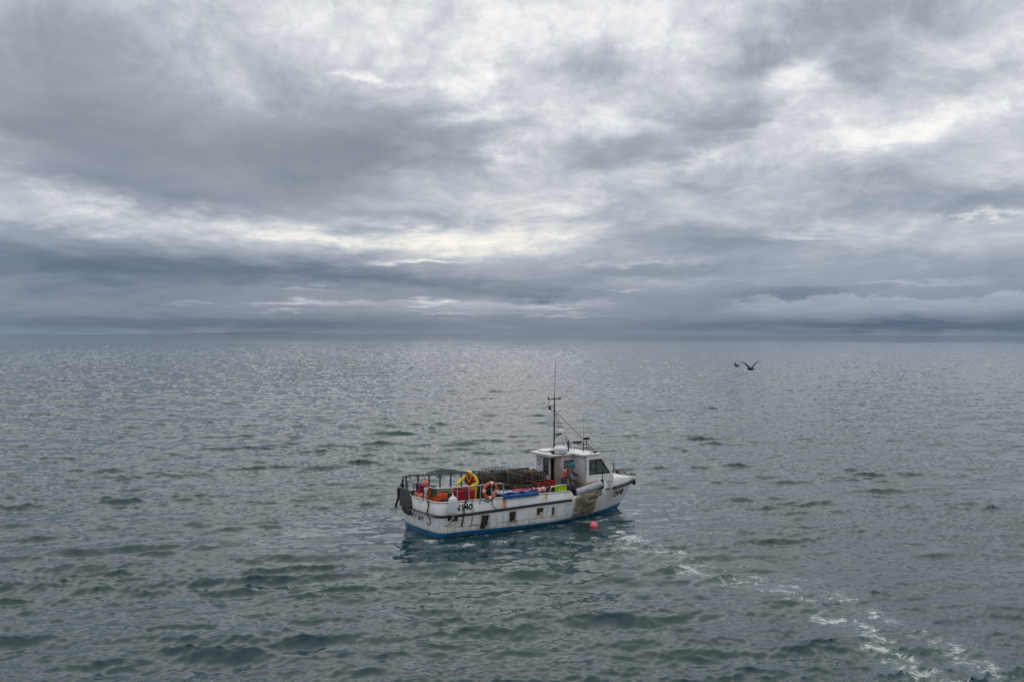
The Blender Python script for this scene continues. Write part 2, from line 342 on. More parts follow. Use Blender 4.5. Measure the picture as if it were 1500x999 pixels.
def sea_mat():
    m = bpy.data.materials.new('sea_water'); m.use_nodes = True
    t = NT(m.node_tree); p = t.n['Principled BSDF']
    tcn = t.new('ShaderNodeTexCoord'); ob = tcn.outputs['Object']
    big = t.noise(ob, .05, 3, .5)
    body = t.mix(t.step(big, .3, .7), (.006, .033, .039), (.010, .041, .047))
    at = t.new('ShaderNodeAttribute'); at.attribute_name = 'foam'; fm = at.outputs['Fac']
    n1_ = t.noise(ob, 1.9, 8, .66, 1.8)
    rid = t.m('SUBTRACT', 1.0, t.m('MULTIPLY', t.m('ABSOLUTE', t.m('SUBTRACT', n1_, .5)), 9.0), clamp=True)
    n2_ = t.noise(ob, 4.5, 6, .65, .9)
    rid2 = t.m('SUBTRACT', 1.0, t.m('MULTIPLY', t.m('ABSOLUTE', t.m('SUBTRACT', n2_, .5)), 7.0), clamp=True)
    blot = t.step(t.noise(ob, 1.5, 9, .74, .8), .47, .66)
    lace = t.m('ADD', t.m('MULTIPLY', rid, .7), t.m('MULTIPLY', t.m('MULTIPLY', rid2, blot), .8))
    f = t.m('MULTIPLY', t.m('ADD', t.m('MULTIPLY', lace, t.m('MULTIPLY_ADD', blot, .75, .25)), t.m('MULTIPLY', t.step(fm, .55, 1.0), t.m('MULTIPLY', blot, .55))), fm)
    f = t.m('MULTIPLY', t.step(f, .06, .42), .85)
    cc = t.mix(f, body, (.62, .66, .67))
    # milky, aerated water around the foam
    cc = t.mix(t.m('MULTIPLY', fm, .38), cc, (.10, .16, .165))
    t.l.new(cc, p.inputs['Base Color'])
    p.inputs['IOR'].default_value = 1.333
    t.l.new(t.m('MULTIPLY_ADD', f, .5, .045), p.inputs['Roughness'])
    # ripples finer than the mesh
    cd = t.new('ShaderNodeVectorMath', operation='LENGTH'); t.l.new(ob, cd.inputs[0])
    near = t.m('SUBTRACT', 1.0, t.step(cd.outputs['Value'], 60, 260))
    mp = t.new('ShaderNodeMapping'); t.l.new(ob, mp.inputs[0]); mp.inputs[2].default_value = (0, 0, R(-12)); mp.inputs[3].default_value = (.75, 1.4, 1)
    ra = t.noise(mp.outputs[0], 3.4, 6, .66, .5); rb = t.noise(mp.outputs[0], .55, 5, .62, .3)
    gust = t.m('MULTIPLY_ADD', t.step(t.noise(ob, .11, 3, .5), .35, .65), .65, .35)
    h = t.m('ADD', t.m('MULTIPLY', t.m('MULTIPLY', ra, near), .006), t.m('MULTIPLY', t.m('MULTIPLY', rb, t.m('SUBTRACT', 1.0, near)), .06))
    bp = t.new('ShaderNodeBump'); bp.inputs['Distance'].default_value = 1.0
    t.l.new(h, bp.inputs['Height']); la = t.new('ShaderNodeAttribute'); la.attribute_name = 'lee'
    t.l.new(t.m('MULTIPLY', gust, t.m('MULTIPLY_ADD', la.outputs['Fac'], -.75, .9)), bp.inputs['Strength'])
    t.l.new(bp.outputs[0], p.inputs['Normal'])
    return m

# ------------------------------------------------------------------ the sea, one sheet to the horizon
def tile(N, L, lmin, lmax, sigma, wdir, spread, peak, seed, ex=3.5):
    rng = np.random.RandomState(seed)
    k1 = np.fft.fftfreq(N, L / N) * 2 * np.pi
    kx, ky = np.meshgrid(k1, k1, indexing='xy')
    k = np.hypot(kx, ky); k[0, 0] = 1
    kp = 2 * np.pi / peak
    P = np.exp(-1.25 * (kp / k) ** 2) / k ** ex
    cosd = (kx * math.cos(wdir) + ky * math.sin(wdir)) / k
    P = P * (np.abs(cosd) ** spread * .97 + .03)
    P[(k < 2 * np.pi / lmax) | (k > 2 * np.pi / lmin)] = 0; P[0, 0] = 0
    h0 = (rng.normal(size=(N, N)) + 1j * rng.normal(size=(N, N))) * np.sqrt(P)
    h = np.fft.ifft2(h0)
    Dx = np.fft.ifft2(-1j * kx / k * h0).real; Dy = np.fft.ifft2(-1j * ky / k * h0).real
    h = h.real; s = sigma / h.std()
    return h * s, Dx * s, Dy * s

def samp(A, L, x, y):
    N = A.shape[0]; fx = (x / L * N) % N; fy = (y / L * N) % N
    i = np.floor(fx).astype(int) % N; j = np.floor(fy).astype(int) % N
    a = fx - np.floor(fx); b = fy - np.floor(fy); i2 = (i + 1) % N; j2 = (j + 1) % N
    return A[j, i] * (1 - a) * (1 - b) + A[j, i2] * a * (1 - b) + A[j2, i] * (1 - a) * b + A[j2, i2] * a * b

def gpt(px, py):                                            # sea-level point seen at a picture position
    z = F * CAM_H / (py - 490.0); return ((px - 750) / F * z, z)

def polydist(x, y, pts):
    best = np.full(x.shape, 1e9); wid = np.zeros(x.shape); st = np.zeros(x.shape)
    for (a, b) in zip(pts[:-1], pts[1:]):
        ax, ay = gpt(a[0], a[1]); bx, by = gpt(b[0], b[1])
        ex, ey = bx - ax, by - ay
        q = np.clip(((x - ax) * ex + (y - ay) * ey) / (ex * ex + ey * ey), 0, 1)
        d = np.hypot(x - ax - q * ex, y - ay - q * ey)
        m = d < best
        best[m] = d[m]; wid[m] = (a[2] + (b[2] - a[2]) * q)[m]; st[m] = (a[3] + (b[3] - a[3]) * q)[m]
    return np.exp(-(best / wid) ** 2) * st

def make_sea():
    A = 50
    fine = np.radians(np.linspace(-A, A, 1350))
    coarse = np.radians(np.linspace(A, 360 - A, 90))[1:-1]
    ang = np.concatenate([fine, coarse]); na = len(ang)
    r = [1.0, 4.0, 8.0, 12.0, 15.0]
    while r[-1] < 1500: r.append(r[-1] * 1.0034 if r[-1] > 17 else r[-1] + .06)
    while r[-1] < 40000: r.append(r[-1] * 1.08)
    r = np.array(r); nr = len(r)
    x = (r[:, None] * np.sin(ang)[None, :]).ravel(); y = (r[:, None] * np.cos(ang)[None, :]).ravel()
    H1 = tile(1024, 190., .9, 30., .066, R(-80), 11.0, 4.0, 23, 3.0)
    H2 = tile(1024, 47., .20, 2.0, .0240, R(-84), 1.6, .85, 5, 3.0)
    ca, sa = math.cos(.35), math.sin(.35)
    xr, yr = ca * x + sa * y + 31, -sa * x + ca * y + 17
    a1 = [samp(q, 190., x + 40, y + 63) for q in H1]
    a2 = [samp(q, 47., xr, yr) for q in H2]
    d2x, d2y = ca * a2[1] - sa * a2[2], sa * a2[1] + ca * a2[2]
    # sheltered, calmer water along the hull
    bx = (x - BO.x) * math.cos(TH) + (y - BO.y) * math.sin(TH); by = -(x - BO.x) * math.sin(TH) + (y - BO.y) * math.cos(TH)
    ddx = np.maximum(np.maximum(-.5 - bx, bx - 10.5), 0); ddy = np.maximum(np.abs(by) - 1.8, 0)
    dd = np.hypot(ddx, ddy)
    k1 = 1 - .85 * np.exp(-(dd / 3.4) ** 2); k2 = 1 - .70 * np.exp(-(dd / 4.0) ** 2)
    rr = np.hypot(x, y)
    far = np.clip(1 - (rr - 700) / 800, 0, 1); fr2 = np.clip(1 - (rr - 70) / 420, 0.30, 1) * np.clip(1 - (rr - 700) / 800, 0, 1)
    # waves come in groups: most of the surface lies low between a few steeper crests
    env = .78 + .26 * np.clip(samp(H1[0], 190., x * .27 + 77, y * .36 + 21) / .062, -1, 1.5)
    for (px, py, sx, sy, rot, am) in ((330, 945, 3.4, 1.0, .12, 1.25), (560, 955, 2.4, .9, -.15, .9), (1190, 945, 3.4, 1.0, -.1, 1.2), (980, 965, 2.6, 1.0, 0, .9), (170, 892, 1.3, .6, .2, .9), (440, 905, 2.0, .7, .1, .9),
                                       (1290, 828, 2.6, 1.0, -.2, .8), (1210, 692, 5., 2.0, 0, .8), (120, 780, 4.5, 1.2, .1, .5), (1050, 550, 14, 6, 0, .4)):
        gx, gy = gpt(px, py); c_, s_ = math.cos(rot), math.sin(rot)
        ex = (x - gx) * c_ + (y - gy) * s_; ey = -(x - gx) * s_ + (y - gy) * c_
        env = np.maximum(env, 1.12 * am * np.exp(-(ex / sx) ** 2 - (ey / (sy * 1.6)) ** 2))
    gx, gy = gpt(1380, 822); env = env * (1 - .65 * np.exp(-((x - gx) / 4.5) ** 2 - ((y - gy) / 3.5) ** 2))
    a1 = [q * env for q in a1]
    ex2 = .60 + .45 * np.clip(env, 0, 1.7)
    gust = .75 + .5 * samp(H1[0], 190., x * .13 + 5, y * .13 + 9) / .062 * .35
    gust = np.clip(gust, .45, 1.3)
    h = a1[0] * k1 * far + a2[0] * k2 * fr2 * gust * ex2
    X = x - 1.0 * (a1[1] * k1 * far) - 1.0 * d2x * k2 * fr2 * gust * ex2
    Y = y - 1.0 * (a1[2] * k1 * far) - 1.0 * d2y * k2 * fr2 * gust * ex2
    co = np.stack([X, Y, h], 1).astype(np.float32)
    wake = [(905, 772, .6, .75), (930, 795, .8, .85), (985, 815, .7, .75), (1030, 838, .75, 1.0), (1065, 850, .6, .75), (1105, 852, .7, .55), (1145, 862, .7, 1.0),
            (1180, 885, .5, .5), (1225, 903, .55, 1.0), (1262, 922, .5, .8), (1290, 950, .5, .85), (1330, 975, .55, 1.05), (1400, 1012, .6, 1.05), (1500, 1060, .6, .8)]
    w2 = [(1120, 845, .5, .38), (1200, 855, .9, .3), (1290, 905, .5, .55), (1330, 920, .6, .4), (1400, 950, .8, .5), (1450, 990, .6, .6)]
    w3 = [(400, 792, 2.0, .30), (500, 775, 2.2, .34), (585, 772, 1.2, .34)]
    w4 = [(640, 800, .35, .62), (700, 797, .4, .60), (800, 782, .6, .35), (870, 790, .9, .42), (910, 795, .9, .5)]
    w5 = [(640, 845, .8, .30), (760, 835, 1.2, .30), (900, 820, 1.0, .32)]
    fo = np.zeros(x.shape)
    wake = [(a_, b_, c_ * 1.05, d_ * .86) for a_, b_, c_, d_ in wake]
    for pl in (wake, w2, w3, w4, w5): fo = np.maximum(fo, polydist(x, y, pl))
    # a narrow lip of foam where the water meets the hull
    fo = np.maximum(fo, .48 * np.exp(-(dd / .30) ** 2))
    nv = nr * na
    idx = np.arange(nv).reshape(nr, na)
    a = idx[:-1, :]; b = np.roll(a, -1, 1); d = idx[1:, :]; c = np.roll(d, -1, 1)
    q = np.stack([a, b, c, d], -1).reshape(-1, 4)[:, ::-1]
    me = bpy.data.meshes.new('sea')
    me.vertices.add(nv); me.vertices.foreach_set('co', co.ravel())
    nf = len(q)
    me.loops.add(nf * 4); me.loops.foreach_set('vertex_index', q.ravel().astype(np.int32))
    me.polygons.add(nf); me.polygons.foreach_set('loop_start', np.arange(0, nf * 4, 4, dtype=np.int32))
    try: me.polygons.foreach_set('loop_total', np.full(nf, 4, dtype=np.int32))
    except Exception: pass
    me.update(calc_edges=True)
    me.polygons.foreach_set('use_smooth', np.ones(nf, dtype=bool))
    at = me.attributes.new('lee', 'FLOAT', 'POINT'); at.data.foreach_set('value', np.exp(-(dd / 4.5) ** 2).astype(np.float32))
    at = me.attributes.new('foam', 'FLOAT', 'POINT'); at.data.foreach_set('value', fo.astype(np.float32))
    me.update(); me.validate()
    me.materials.append(sea_mat())
    o = bpy.data.objects.new('sea', me); C.objects.link(o)
    o['kind'] = 'structure'
    return o
make_sea()

# ------------------------------------------------------------------ far low hills on the left
def make_hills():
    rng = random.Random(3)
    D = 26000.0
    bm = bmesh.new(); rows = []
    prof = [(120, 0), (200, .4), (250, 1.4), (285, 2.6), (320, 2.2), (345, 4.0), (372, 5.0), (395, 3.6), (420, 4.2), (440, 2.0), (480, 1.6), (520, .9), (560, 1.4), (610, 1.2), (680, .6), (740, 0)]
    n = 160
    for i in range(n + 1):
        px = 120 + (740 - 120) * i / n
        for (a, b) in zip(prof[:-1], prof[1:]):
            if a[0] <= px <= b[0]: hh = a[1] + (b[1] - a[1]) * (px - a[0]) / (b[0] - a[0]); break
        hh = max(0, hh + .25 * math.sin(px * .21) * min(1, hh) + rng.uniform(-.12, .12) * min(1, hh))
        X = (px - 750) / F * D; hm = hh / F * D * 1.15
        rows.append([bm.verts.new((X * k, D * k, z * hm - 1)) for k, z in ((.93, 0), (.96, .55), (1.0, 1.0), (1.05, .7), (1.1, 0))])
    for a, b in zip(rows[:-1], rows[1:]):
        for j in range(4): bm.faces.new((a[j], b[j], b[j + 1], a[j + 1]))
    me = bpy.data.meshes.new('hills'); bm.to_mesh(me); bm.free()
    me.materials.append(mat('haze_blue_moorland', (.055, .10, .15), .9, var=.3, vscale=.001))  # hill colour has the blue of distance haze mixed in
    o = bpy.data.objects.new('hills', me); C.objects.link(o); o['kind'] = 'structure'
make_hills()

# ------------------------------------------------------------------ the air between here and the horizon
def make_haze():
    bm = bmesh.new(); bmesh.ops.create_cube(bm, size=1)
    me = bpy.data.meshes.new('haze'); bm.to_mesh(me); bm.free()
    o = bpy.data.objects.new('haze', me); C.objects.link(o); o['kind'] = 'stuff'
    o.scale = (84000, 84000, 122); o.location = (0, 0, 59.0)
    m = bpy.data.materials.new('haze_air'); m.use_nodes = True
    t = NT(m.node_tree); t.n.remove(t.n['Principled BSDF'])
    v = t.new('ShaderNodeVolumePrincipled')
    v.inputs['Color'].default_value = (.72, .84, 1, 1); v.inputs['Density'].default_value = 5e-6; v.inputs['Anisotropy'].default_value = .2
    t.l.new(v.outputs[0], t.n['Material Output'].inputs['Volume'])
    me.materials.append(m)
make_haze()

# ------------------------------------------------------------------ mesh building helpers
class MB:
    def __init__(s): s.v = []; s.f = []
    def add(s, vs, fs):
        o = len(s.v); s.v += [tuple(p) for p in vs]; s.f += [tuple(o + i for i in f) for f in fs]; return s
    def box(s, c, d, rot=None):
        hx, hy, hz = d[0] / 2, d[1] / 2, d[2] / 2
        vs = [Vector((x, y, z)) for x in (-hx, hx) for y in (-hy, hy) for z in (-hz, hz)]
        if rot is not None: vs = [rot @ p for p in vs]
        return s.add([Vector(c) + p for p in vs], [(0, 1, 3, 2), (4, 6, 7, 5), (0, 4, 5, 1), (2, 3, 7, 6), (0, 2, 6, 4), (1, 5, 7, 3)])
    def tube(s, pts, r, n=8, closed=False, r2=None):
        pts = [Vector(p) for p in pts]; N = len(pts); rings = []; up = None
        for i, p in enumerate(pts):
            if closed: d = pts[(i + 1) % N] - pts[i - 1]
            else: d = pts[min(i + 1, N - 1)] - pts[max(i - 1, 0)]
            if d.length < 1e-9: d = Vector((0, 0, 1))
            d.normalize()
            if up is None: up = Vector((0, 0, 1)) if abs(d.z) < .9 else Vector((1, 0, 0))
            a = d.cross(up)
            if a.length < 1e-6: a = d.orthogonal()
            a.normalize(); b = a.cross(d).normalized(); up = b
            rr = r if r2 is None else r + (r2 - r) * i / max(1, N - 1)
            if hasattr(r, '__len__'): rr = r[i]
            rings.append([p + (a * math.cos(2 * math.pi * k / n) + b * math.sin(2 * math.pi * k / n)) * rr for k in range(n)])
        vs = [q for g in rings for q in g]; fs = []
        for i in range(N if closed else N - 1):
            j = (i + 1) % N
            for k in range(n): fs.append((i * n + k, i * n + (k + 1) % n, j * n + (k + 1) % n, j * n + k))
        if not closed: fs += [tuple(range(n))[::-1], tuple((N - 1) * n + k for k in range(n))]
        return s.add(vs, fs)
    def lathe(s, prof, c=(0, 0, 0), n=20, axis=None):
        M = Vector(axis).to_track_quat('Z', 'Y').to_matrix() if axis is not None else Matrix.Identity(3)
        vs = []
        for (r, z) in prof:
            for k in range(n): vs.append(Vector(c) + M @ Vector((r * math.cos(2 * math.pi * k / n), r * math.sin(2 * math.pi * k / n), z)))
        fs = []
        for i in range(len(prof) - 1):
            for k in range(n): fs.append((i * n + k, i * n + (k + 1) % n, (i + 1) * n + (k + 1) % n, (i + 1) * n + k))
        fs += [tuple(range(n))[::-1], tuple((len(prof) - 1) * n + k for k in range(n))]
        return s.add(vs, fs)
    def ball(s, c, r, n=14, sq=(1, 1, 1)):
        prof = [(max(.001, math.sin(math.pi * i / n)) , -math.cos(math.pi * i / n)) for i in range(n + 1)]
        o = len(s.v); s.lathe(prof, (0, 0, 0), n + 4)
        for i in range(o, len(s.v)):
            p = s.v[i]; s.v[i] = (c[0] + p[0] * r * sq[0], c[1] + p[1] * r * sq[1], c[2] + p[2] * r * sq[2])
        return s
    def prism(s, outer, holes, place, th):
        """flat plate with holes: outline points (a, b), place(a, b, t) gives the 3-D point"""
        loops = [outer] + list(holes)
        tri = tessellate_polygon([[Vector((p[0], p[1], 0)) for p in L] for L in loops])
        flat = [p for L in loops for p in L]; n = len(flat)
        vs = [place(a, b, 0) for a, b in flat] + [place(a, b, th) for a, b in flat]
        fs = [tuple(t) for t in tri] + [tuple(n + i for i in t[::-1]) for t in tri]
        o = 0
        for L in loops:
            for i in range(len(L)):
                j = (i + 1) % len(L); fs.append((o + i, o + j, n + o + j, n + o + i))
            o += len(L)
        return s.add(vs, fs)
    def build(s, name, m, parent=None, smooth=True, bevel=0, flip=True, angle=35):
        bm = bmesh.new()
        vv = [bm.verts.new(p) for p in s.v]
        for f in s.f:
            try: bm.faces.new([vv[i] for i in f])
            except ValueError: pass
        bmesh.ops.remove_doubles(bm, verts=bm.verts, dist=1e-5)
        if flip: bmesh.ops.recalc_face_normals(bm, faces=bm.faces)
        if smooth:
            for f in bm.faces: f.smooth = True
            for e in bm.edges:
                if len(e.link_faces) == 2 and e.calc_face_angle(0) > R(angle): e.smooth = False
        me = bpy.data.meshes.new(name); bm.to_mesh(me); bm.free()
        me.materials.append(m)
        o = bpy.data.objects.new(name, me); C.objects.link(o)
        if parent is not None: o.parent = parent
        if bevel:
            b = o.modifiers.new('bevel', 'BEVEL'); b.width = bevel; b.segments = 2; b.limit_method = 'ANGLE'
        return o

def tag(o, label, cat, group=None):
    o['label'] = label; o['category'] = cat
    if group: o['group'] = group
    return o
def empty(name, label, cat, group=None):
    o = bpy.data.objects.new(name, None); C.objects.link(o); o.empty_display_size = .2
    return tag(o, label, cat, group)
def on_boat(o, u, v, z, rot=0.0, tilt=None):
    m = BM @ Matrix.Translation((u, v, z)) @ Matrix.Rotation(rot, 4, 'Z')
    if tilt is not None: m = m @ tilt
    o.matrix_world = m
    return o
def copy_tree(o, parent=None):
    c = o.copy(); C.objects.link(c)
    if parent is not None: c.parent = parent; c.matrix_parent_inverse = o.matrix_parent_inverse
    for ch in list(o.children): copy_tree(ch, c)
    return c
def arc(c, r, a0, a1, n, ax, ay):
    c = Vector(c); ax = Vector(ax); ay = Vector(ay)
    return [c + ax * (r * math.cos(a0 + (a1 - a0) * i / n)) + ay * (r * math.sin(a0 + (a1 - a0) * i / n)) for i in range(n + 1)]
def sag(a, b, d, n=8):
    a = Vector(a); b = Vector(b)
    return [a.lerp(b, i / n) - Vector((0, 0, d * 4 * (i / n) * (1 - i / n))) for i in range(n + 1)]

# ------------------------------------------------------------------ the fishing boat
boat = empty('fishing_boat', 'white fishing boat with blue bottom, rust stains and forward wheelhouse, lying on the grey sea', 'fishing boat')
boat.matrix_world = BM

def stem(z): return 10.16 + .80 * max(z, -.5)
def Bm(z): return float(np.interp(z, [-.5, -.2, 0, .2, .6, 1.44, 2], [.9, 1.42, 1.58, 1.66, 1.71, 1.75, 1.76]))
def hb(u, z):
    L = 4.6 + .7 * max(0, min(1, (.8 - z))); p = 1.5 - .12 * max(0, min(1, (.8 - z)))
    t = max(0, min(1, (stem(z) - u) / L)); b = Bm(z) * (1 - (1 - t) ** p)
    if u < 2: b *= 1 - .03 * (1 - u / 2) ** 2
    return b
def sheer(u, side):
    if u > 8.05: return 1.22
    if side > 0: return 1.44 - .012 * u
    if u <= 6.2: return 1.44 - .012 * u
    if u < 6.45:
        q = (u - 6.2) / .25; q = q * q * (3 - 2 * q); return 1.366 + (1.14 - 1.366) * q
    return 1.14 + (1.34 - 1.14) * (u - 6.45) / 1.6
RC = .32
US = sorted(set(list(np.linspace(RC, 6.1, 24)) + [6.2, 6.26, 6.32, 6.38, 6.45] + list(np.linspace(6.6, 8.0, 8)) + [8.04, 8.06] + list(np.linspace(8.2, 10.4, 18))))
def outline(zf, side, inset=0.0, u_end=None):
    """points from the transom centre round the quarter and along the side to the stem, at height zf(u)"""
    pts = []; z0 = zf(0.0); b0 = hb(RC, z0) - inset; bulge = .12
    rake = .10 * (z0 - .2) * -1
    rc = max(.05, RC - inset)
    for i in range(8):
        v = (b0 - rc) * i / 7; pts.append((-bulge * (1 - (v / b0) ** 2) + inset + rake, v, z0))
    ub = pts[-1][0]
    for i in range(1, 9):
        a = math.pi / 2 * i / 8
        pts.append((ub + (RC + inset - ub) * (1 - math.cos(a)) if False else ub + (RC - ub) * (1 - math.cos(a)), b0 - rc + rc * math.sin(a), z0))
    ue = stem(zf(11.0))
    tail = [ue - q for q in (.62, .45, .3, .18, .09, .03, 0)]
    us = [x for x in US if RC + .05 < x < tail[0] - .05] + tail
    for u in us:
        if u_end is not None and u > u_end: break
        z = zf(u); pts.append((u, max(0, hb(u, z) - inset), z))
    return [Vector((p[0], side * p[1], p[2])) for p in pts]

def loft(rows, mb, closed=False):
    n = len(rows[0]); o = []; vs = [p for r_ in rows for p in r_]; fs = []
    for i in range(len(rows) - 1):
        for j in range(n - 1): fs.append((i * n + j, i * n + j + 1, (i + 1) * n + j + 1, (i + 1) * n + j))
    mb.add(vs, fs)

hm_ = MB()
for side in (-1, 1):
    # every level has the same number of points: fixed stations, pinched to the stem of that level
    rows = []
    for lv in (-.5, -.25, -.05, .1, .2, .35, .55, .75, .95, 'top'):
        zf = (lambda u, side=side: sheer(u, side)) if lv == 'top' else (lambda u, lv=lv: min(lv, sheer(u, side) - .05))
        p = outline(zf, side)
        rows.append(p)
    n = max(len(r_) for r_ in rows)
    # resample the tail so counts agree
    rows = [r_ if len(r_) == n else r_[:-7] + [r_[-8].lerp(r_[-7], (k + 1) / (n - len(r_) + 1)) for k in range(n - len(r_))] + r_[-7:] for r_ in rows]
    loft(rows, hm_)
hull = hm_.build('hull', HULL, boat, angle=50)
sol = hull.modifiers.new('thickness', 'SOLIDIFY'); sol.thickness = .05; sol.offset = -1

# deck and inner lining
dk = MB()
ls = outline(lambda u: .8, -1, .07); lp = outline(lambda u: .8, 1, .07)
n = len(ls); dk.add([Vector((p.x, p.y, .8)) for p in ls] + [Vector((p.x, p.y, .8)) for p in lp], [(i, i + 1, n + i + 1, n + i) for i in range(n - 1)])
dk.build('deck', DECK, boat, smooth=False)
def lining(side, name='inner_bulwark'):
    mb = MB()
    a = outline(lambda u: .78, side, .066, 8.0); b = outline(lambda u: sheer(u, side) - .005, side, .066, 8.0)
    m_ = min(len(a), len(b)); loft([a[:m_], b[:m_]], mb)
    return mb.build(name, INNER, boat)
lining(-1); lining(1)

def sweep(path, prof, mb, up=Vector((0, 0, 1)), cap=True):
    """profile (out, up) swept along a path; out is the horizontal normal pointing away from the hull centre"""
    N = len(path); k = len(prof); rows = []
    for i, p in enumerate(path):
        d = path[min(i + 1, N - 1)] - path[max(0, i - 1)]; d.z = 0
        if d.length < 1e-8: d = Vector((1, 0, 0))
        d.normalize(); o = Vector((d.y, -d.x, 0))
        c = Vector((p.x - 4.0, p.y, 0)) if abs(p.y) < .01 else Vector((0, p.y, 0))
        if p.x < .35 and abs(p.y) < 1.5: c = Vector((-1, 0, 0))
        if o.dot(c) < 0: o = -o
        rows.append([p + o * a + up * b for a, b in prof])
    vs = [q for r_ in rows for q in r_]; fs = []
    for i in range(N - 1):
        for j in range(k): fs.append((i * k + j, i * k + (j + 1) % k, (i + 1) * k + (j + 1) % k, (i + 1) * k + j))
    if cap: fs += [tuple(range(k)), tuple((N - 1) * k + j for j in range(k))[::-1]]
    mb.add(vs, fs)

zr_ = lambda u: .90 + .020 * max(0, u - 1)
dprof = [(-.02, -.055), (.035, -.05), (.065, -.02), (.065, .02), (.035, .05), (-.02, .055)]
mb = MB()
pth = outline(zr_, -1, 0, 6.3)[::-1]; pth2 = outline(zr_, 1, 0, 8.0)[1:]
sweep(pth + pth2, dprof, mb); mb.build('rub_rail', BLACKR, boat)
mb = MB()
sweep([p + Vector((-.075, 0, 0)) for p in outline(zr_, -1)[:8][::-1] + outline(zr_, 1)[1:8]], [(0, -.008), (.006, -.008), (.006, .012), (0, .012)], mb); mb.build('rail_trim', GREYW, boat, smooth=False)
mb = MB()
cp = [(-.10, .0), (.02, .0), (.02, .035), (-.10, .035)]
pa = outline(lambda u: sheer(u, -1), -1, 0, 6.2)[::-1]; pb = outline(lambda u: sheer(u, 1), 1, 0, 8.0)[1:]
sweep(pa + pb, cp, mb); mb.build('gunwale_cap', GREYW, boat, smooth=False, bevel=.008)

# bow: whaleback foredeck, flush with the topsides
def topw(u): return float(np.interp(u, [8.05, 8.8, 9.6, 10.3, 10.9, 11.2, 11.4], [1.80, 1.76, 1.66, 1.55, 1.44, 1.37, 1.32]))
mb = MB(); rows = []
ue = stem(1.2)
ul = list(np.linspace(8.05, 10.6, 18)) + [ue - q for q in (.55, .4, .28, .18, .1, .04, 0.0)]
for u in ul:
    b = hb(u, 1.2) + .008; z1 = topw(u); cr = z1 + .05 * b / 1.5; z0 = 1.17; row = []
    for i in range(17):
        ph = math.pi / 2 * i / 16
        yv = b * math.cos(ph) ** .34; zv = z0 + (cr - z0) * math.sin(ph) ** .62
        row.append((u + (zv - 1.2) * .0 + .10 * max(0, (zv - 1.2)) * (1 if u > 10.6 else 0), yv, zv))
    full = [Vector((p[0], -p[1], p[2])) for p in row] + [Vector(p) for p in row[::-1][1:]]
    rows.append(full)
loft(rows, mb)
mb.add(rows[0], [tuple(range(len(rows[0])))])
mb.build('foredeck', WHITE, boat, angle=60)
mb = MB()
zb = lambda u: float(np.interp(u, [8.3, 9.2, 10.4, 11.4], [1.20, 1.19, 1.20, 1.26]))
po = outline(zb, -1); po = [p for p in po if p.x > 8.42]
ppo = outline(zb, 1); ppo = [p for p in ppo if p.x > 8.42]
sweep(po[:-1], [(-.01, -.02), (.05, -.02), (.07, 0), (.05, .03), (-.01, .03)], mb)
po2 = [p for p in po if p.x > 9.1]
sweep(po2[:-1], [(-.01, -.075), (.07, -.07), (.10, -.02), (.10, .02), (.07, .05), (-.01, .055)], mb)
sweep(ppo[:-1], [(-.01, -.075), (.07, -.07), (.10, -.02), (.10, .02), (.07, .05), (-.01, .055)], mb)
mb.build('bow_rub_rail', BLACKR, boat)
MB().lathe([(.04, -.16), (.08, -.13), (.095, 0), (.09, .09), (.05, .13)], (11.15, 0, 1.17), 14, (-.25, 0, 1)).build('bow_fender', BLACKR, boat)
# samson post, anchor and chain on the bow
a = MB(); a.tube([(10.75, .05, 1.46), (11.25, .02, 1.50)], .025); a.tube([(11.1, -.18, 1.50), (11.28, 0, 1.46), (11.1, .2, 1.52)], .03)
a.tube([(10.78, -.06, 1.52), (10.78, .18, 1.54)], .02); a.build('anchor', RUST, boat)
ch = MB()
for k in range(9):
    cx = 10.25 + .06 * k; ch.tube(arc((cx, -.05 + .03 * math.sin(k * 2), 1.60 - .02 * k), .035, 0, 2 * math.pi, 8, (1, 0, .2), (0, 1, 0) if k % 2 else (0, .3, 1)), .012, 5)
ch.build('chain', RUST, boat)
b_ = MB(); b_.box((10.35, .22, 1.63), (.1, .1, .22)); b_.tube([(10.35, .08, 1.70), (10.35, .36, 1.70)], .025)
b_.build('mooring_post', RUST, boat)
MB().tube([(10.1, -.2, 1.64), (10.2, -.26, 1.70), (10.35, -.28, 1.70), (10.45, -.30, 1.62)], .02).build('fairlead', RUST, boat)

# bow rail on the port side of the foredeck
br = MB()
for (u, v, z) in ((9.9, .62, 2.22), (10.35, .50, 2.16)): br.tube([(u, v, topw(u)), (u, v, z)], .016, 6)
br.tube([(10.5, .46, topw(10.5)), (10.35, .50, 1.98)], .012, 6)
br.tube(sag((7.6, .95, 2.95), (9.9, .62, 2.22), .03) , .009, 5); br.tube(sag((9.9, .62, 2.22), (10.35, .5, 2.16), .01), .009, 5)
br.build('bow_rail', DARKST, boat)

# ---------------- wheelhouse
def side_pl(v, th):
    return lambda a, b, t: Vector((a, v + th * t, b))
wh = MB()
W1 = [(7.62, 1.93), (8.74, 1.93), (8.24, 2.53), (7.62, 2.53)]
prof_side = [(7.4, 1.2), (8.92, 1.2), (8.92, 1.80), (8.22, 2.66), (8.05, 2.74), (7.4, 2.74)]
wh.prism(prof_side, [W1], lambda a, b, t: Vector((a, -1.20 + t, b)), .045)
wh.prism([(6.45, .8), (8.92, .8), (8.92, 1.80), (8.22, 2.66), (8.05, 2.72), (6.45, 2.68)], [W1, [(6.75, 1.95), (7.35, 1.95), (7.35, 2.5), (6.75, 2.5)]], lambda a, b, t: Vector((a, 1.20 - t, b)), .045)
# starboard after wall
wh.prism([(-1.2, .8), (-.30, .8), (-.30, 2.73), (-1.2, 2.73)], [], lambda a, b, t: Vector((7.4 + t, a, b)), .045)
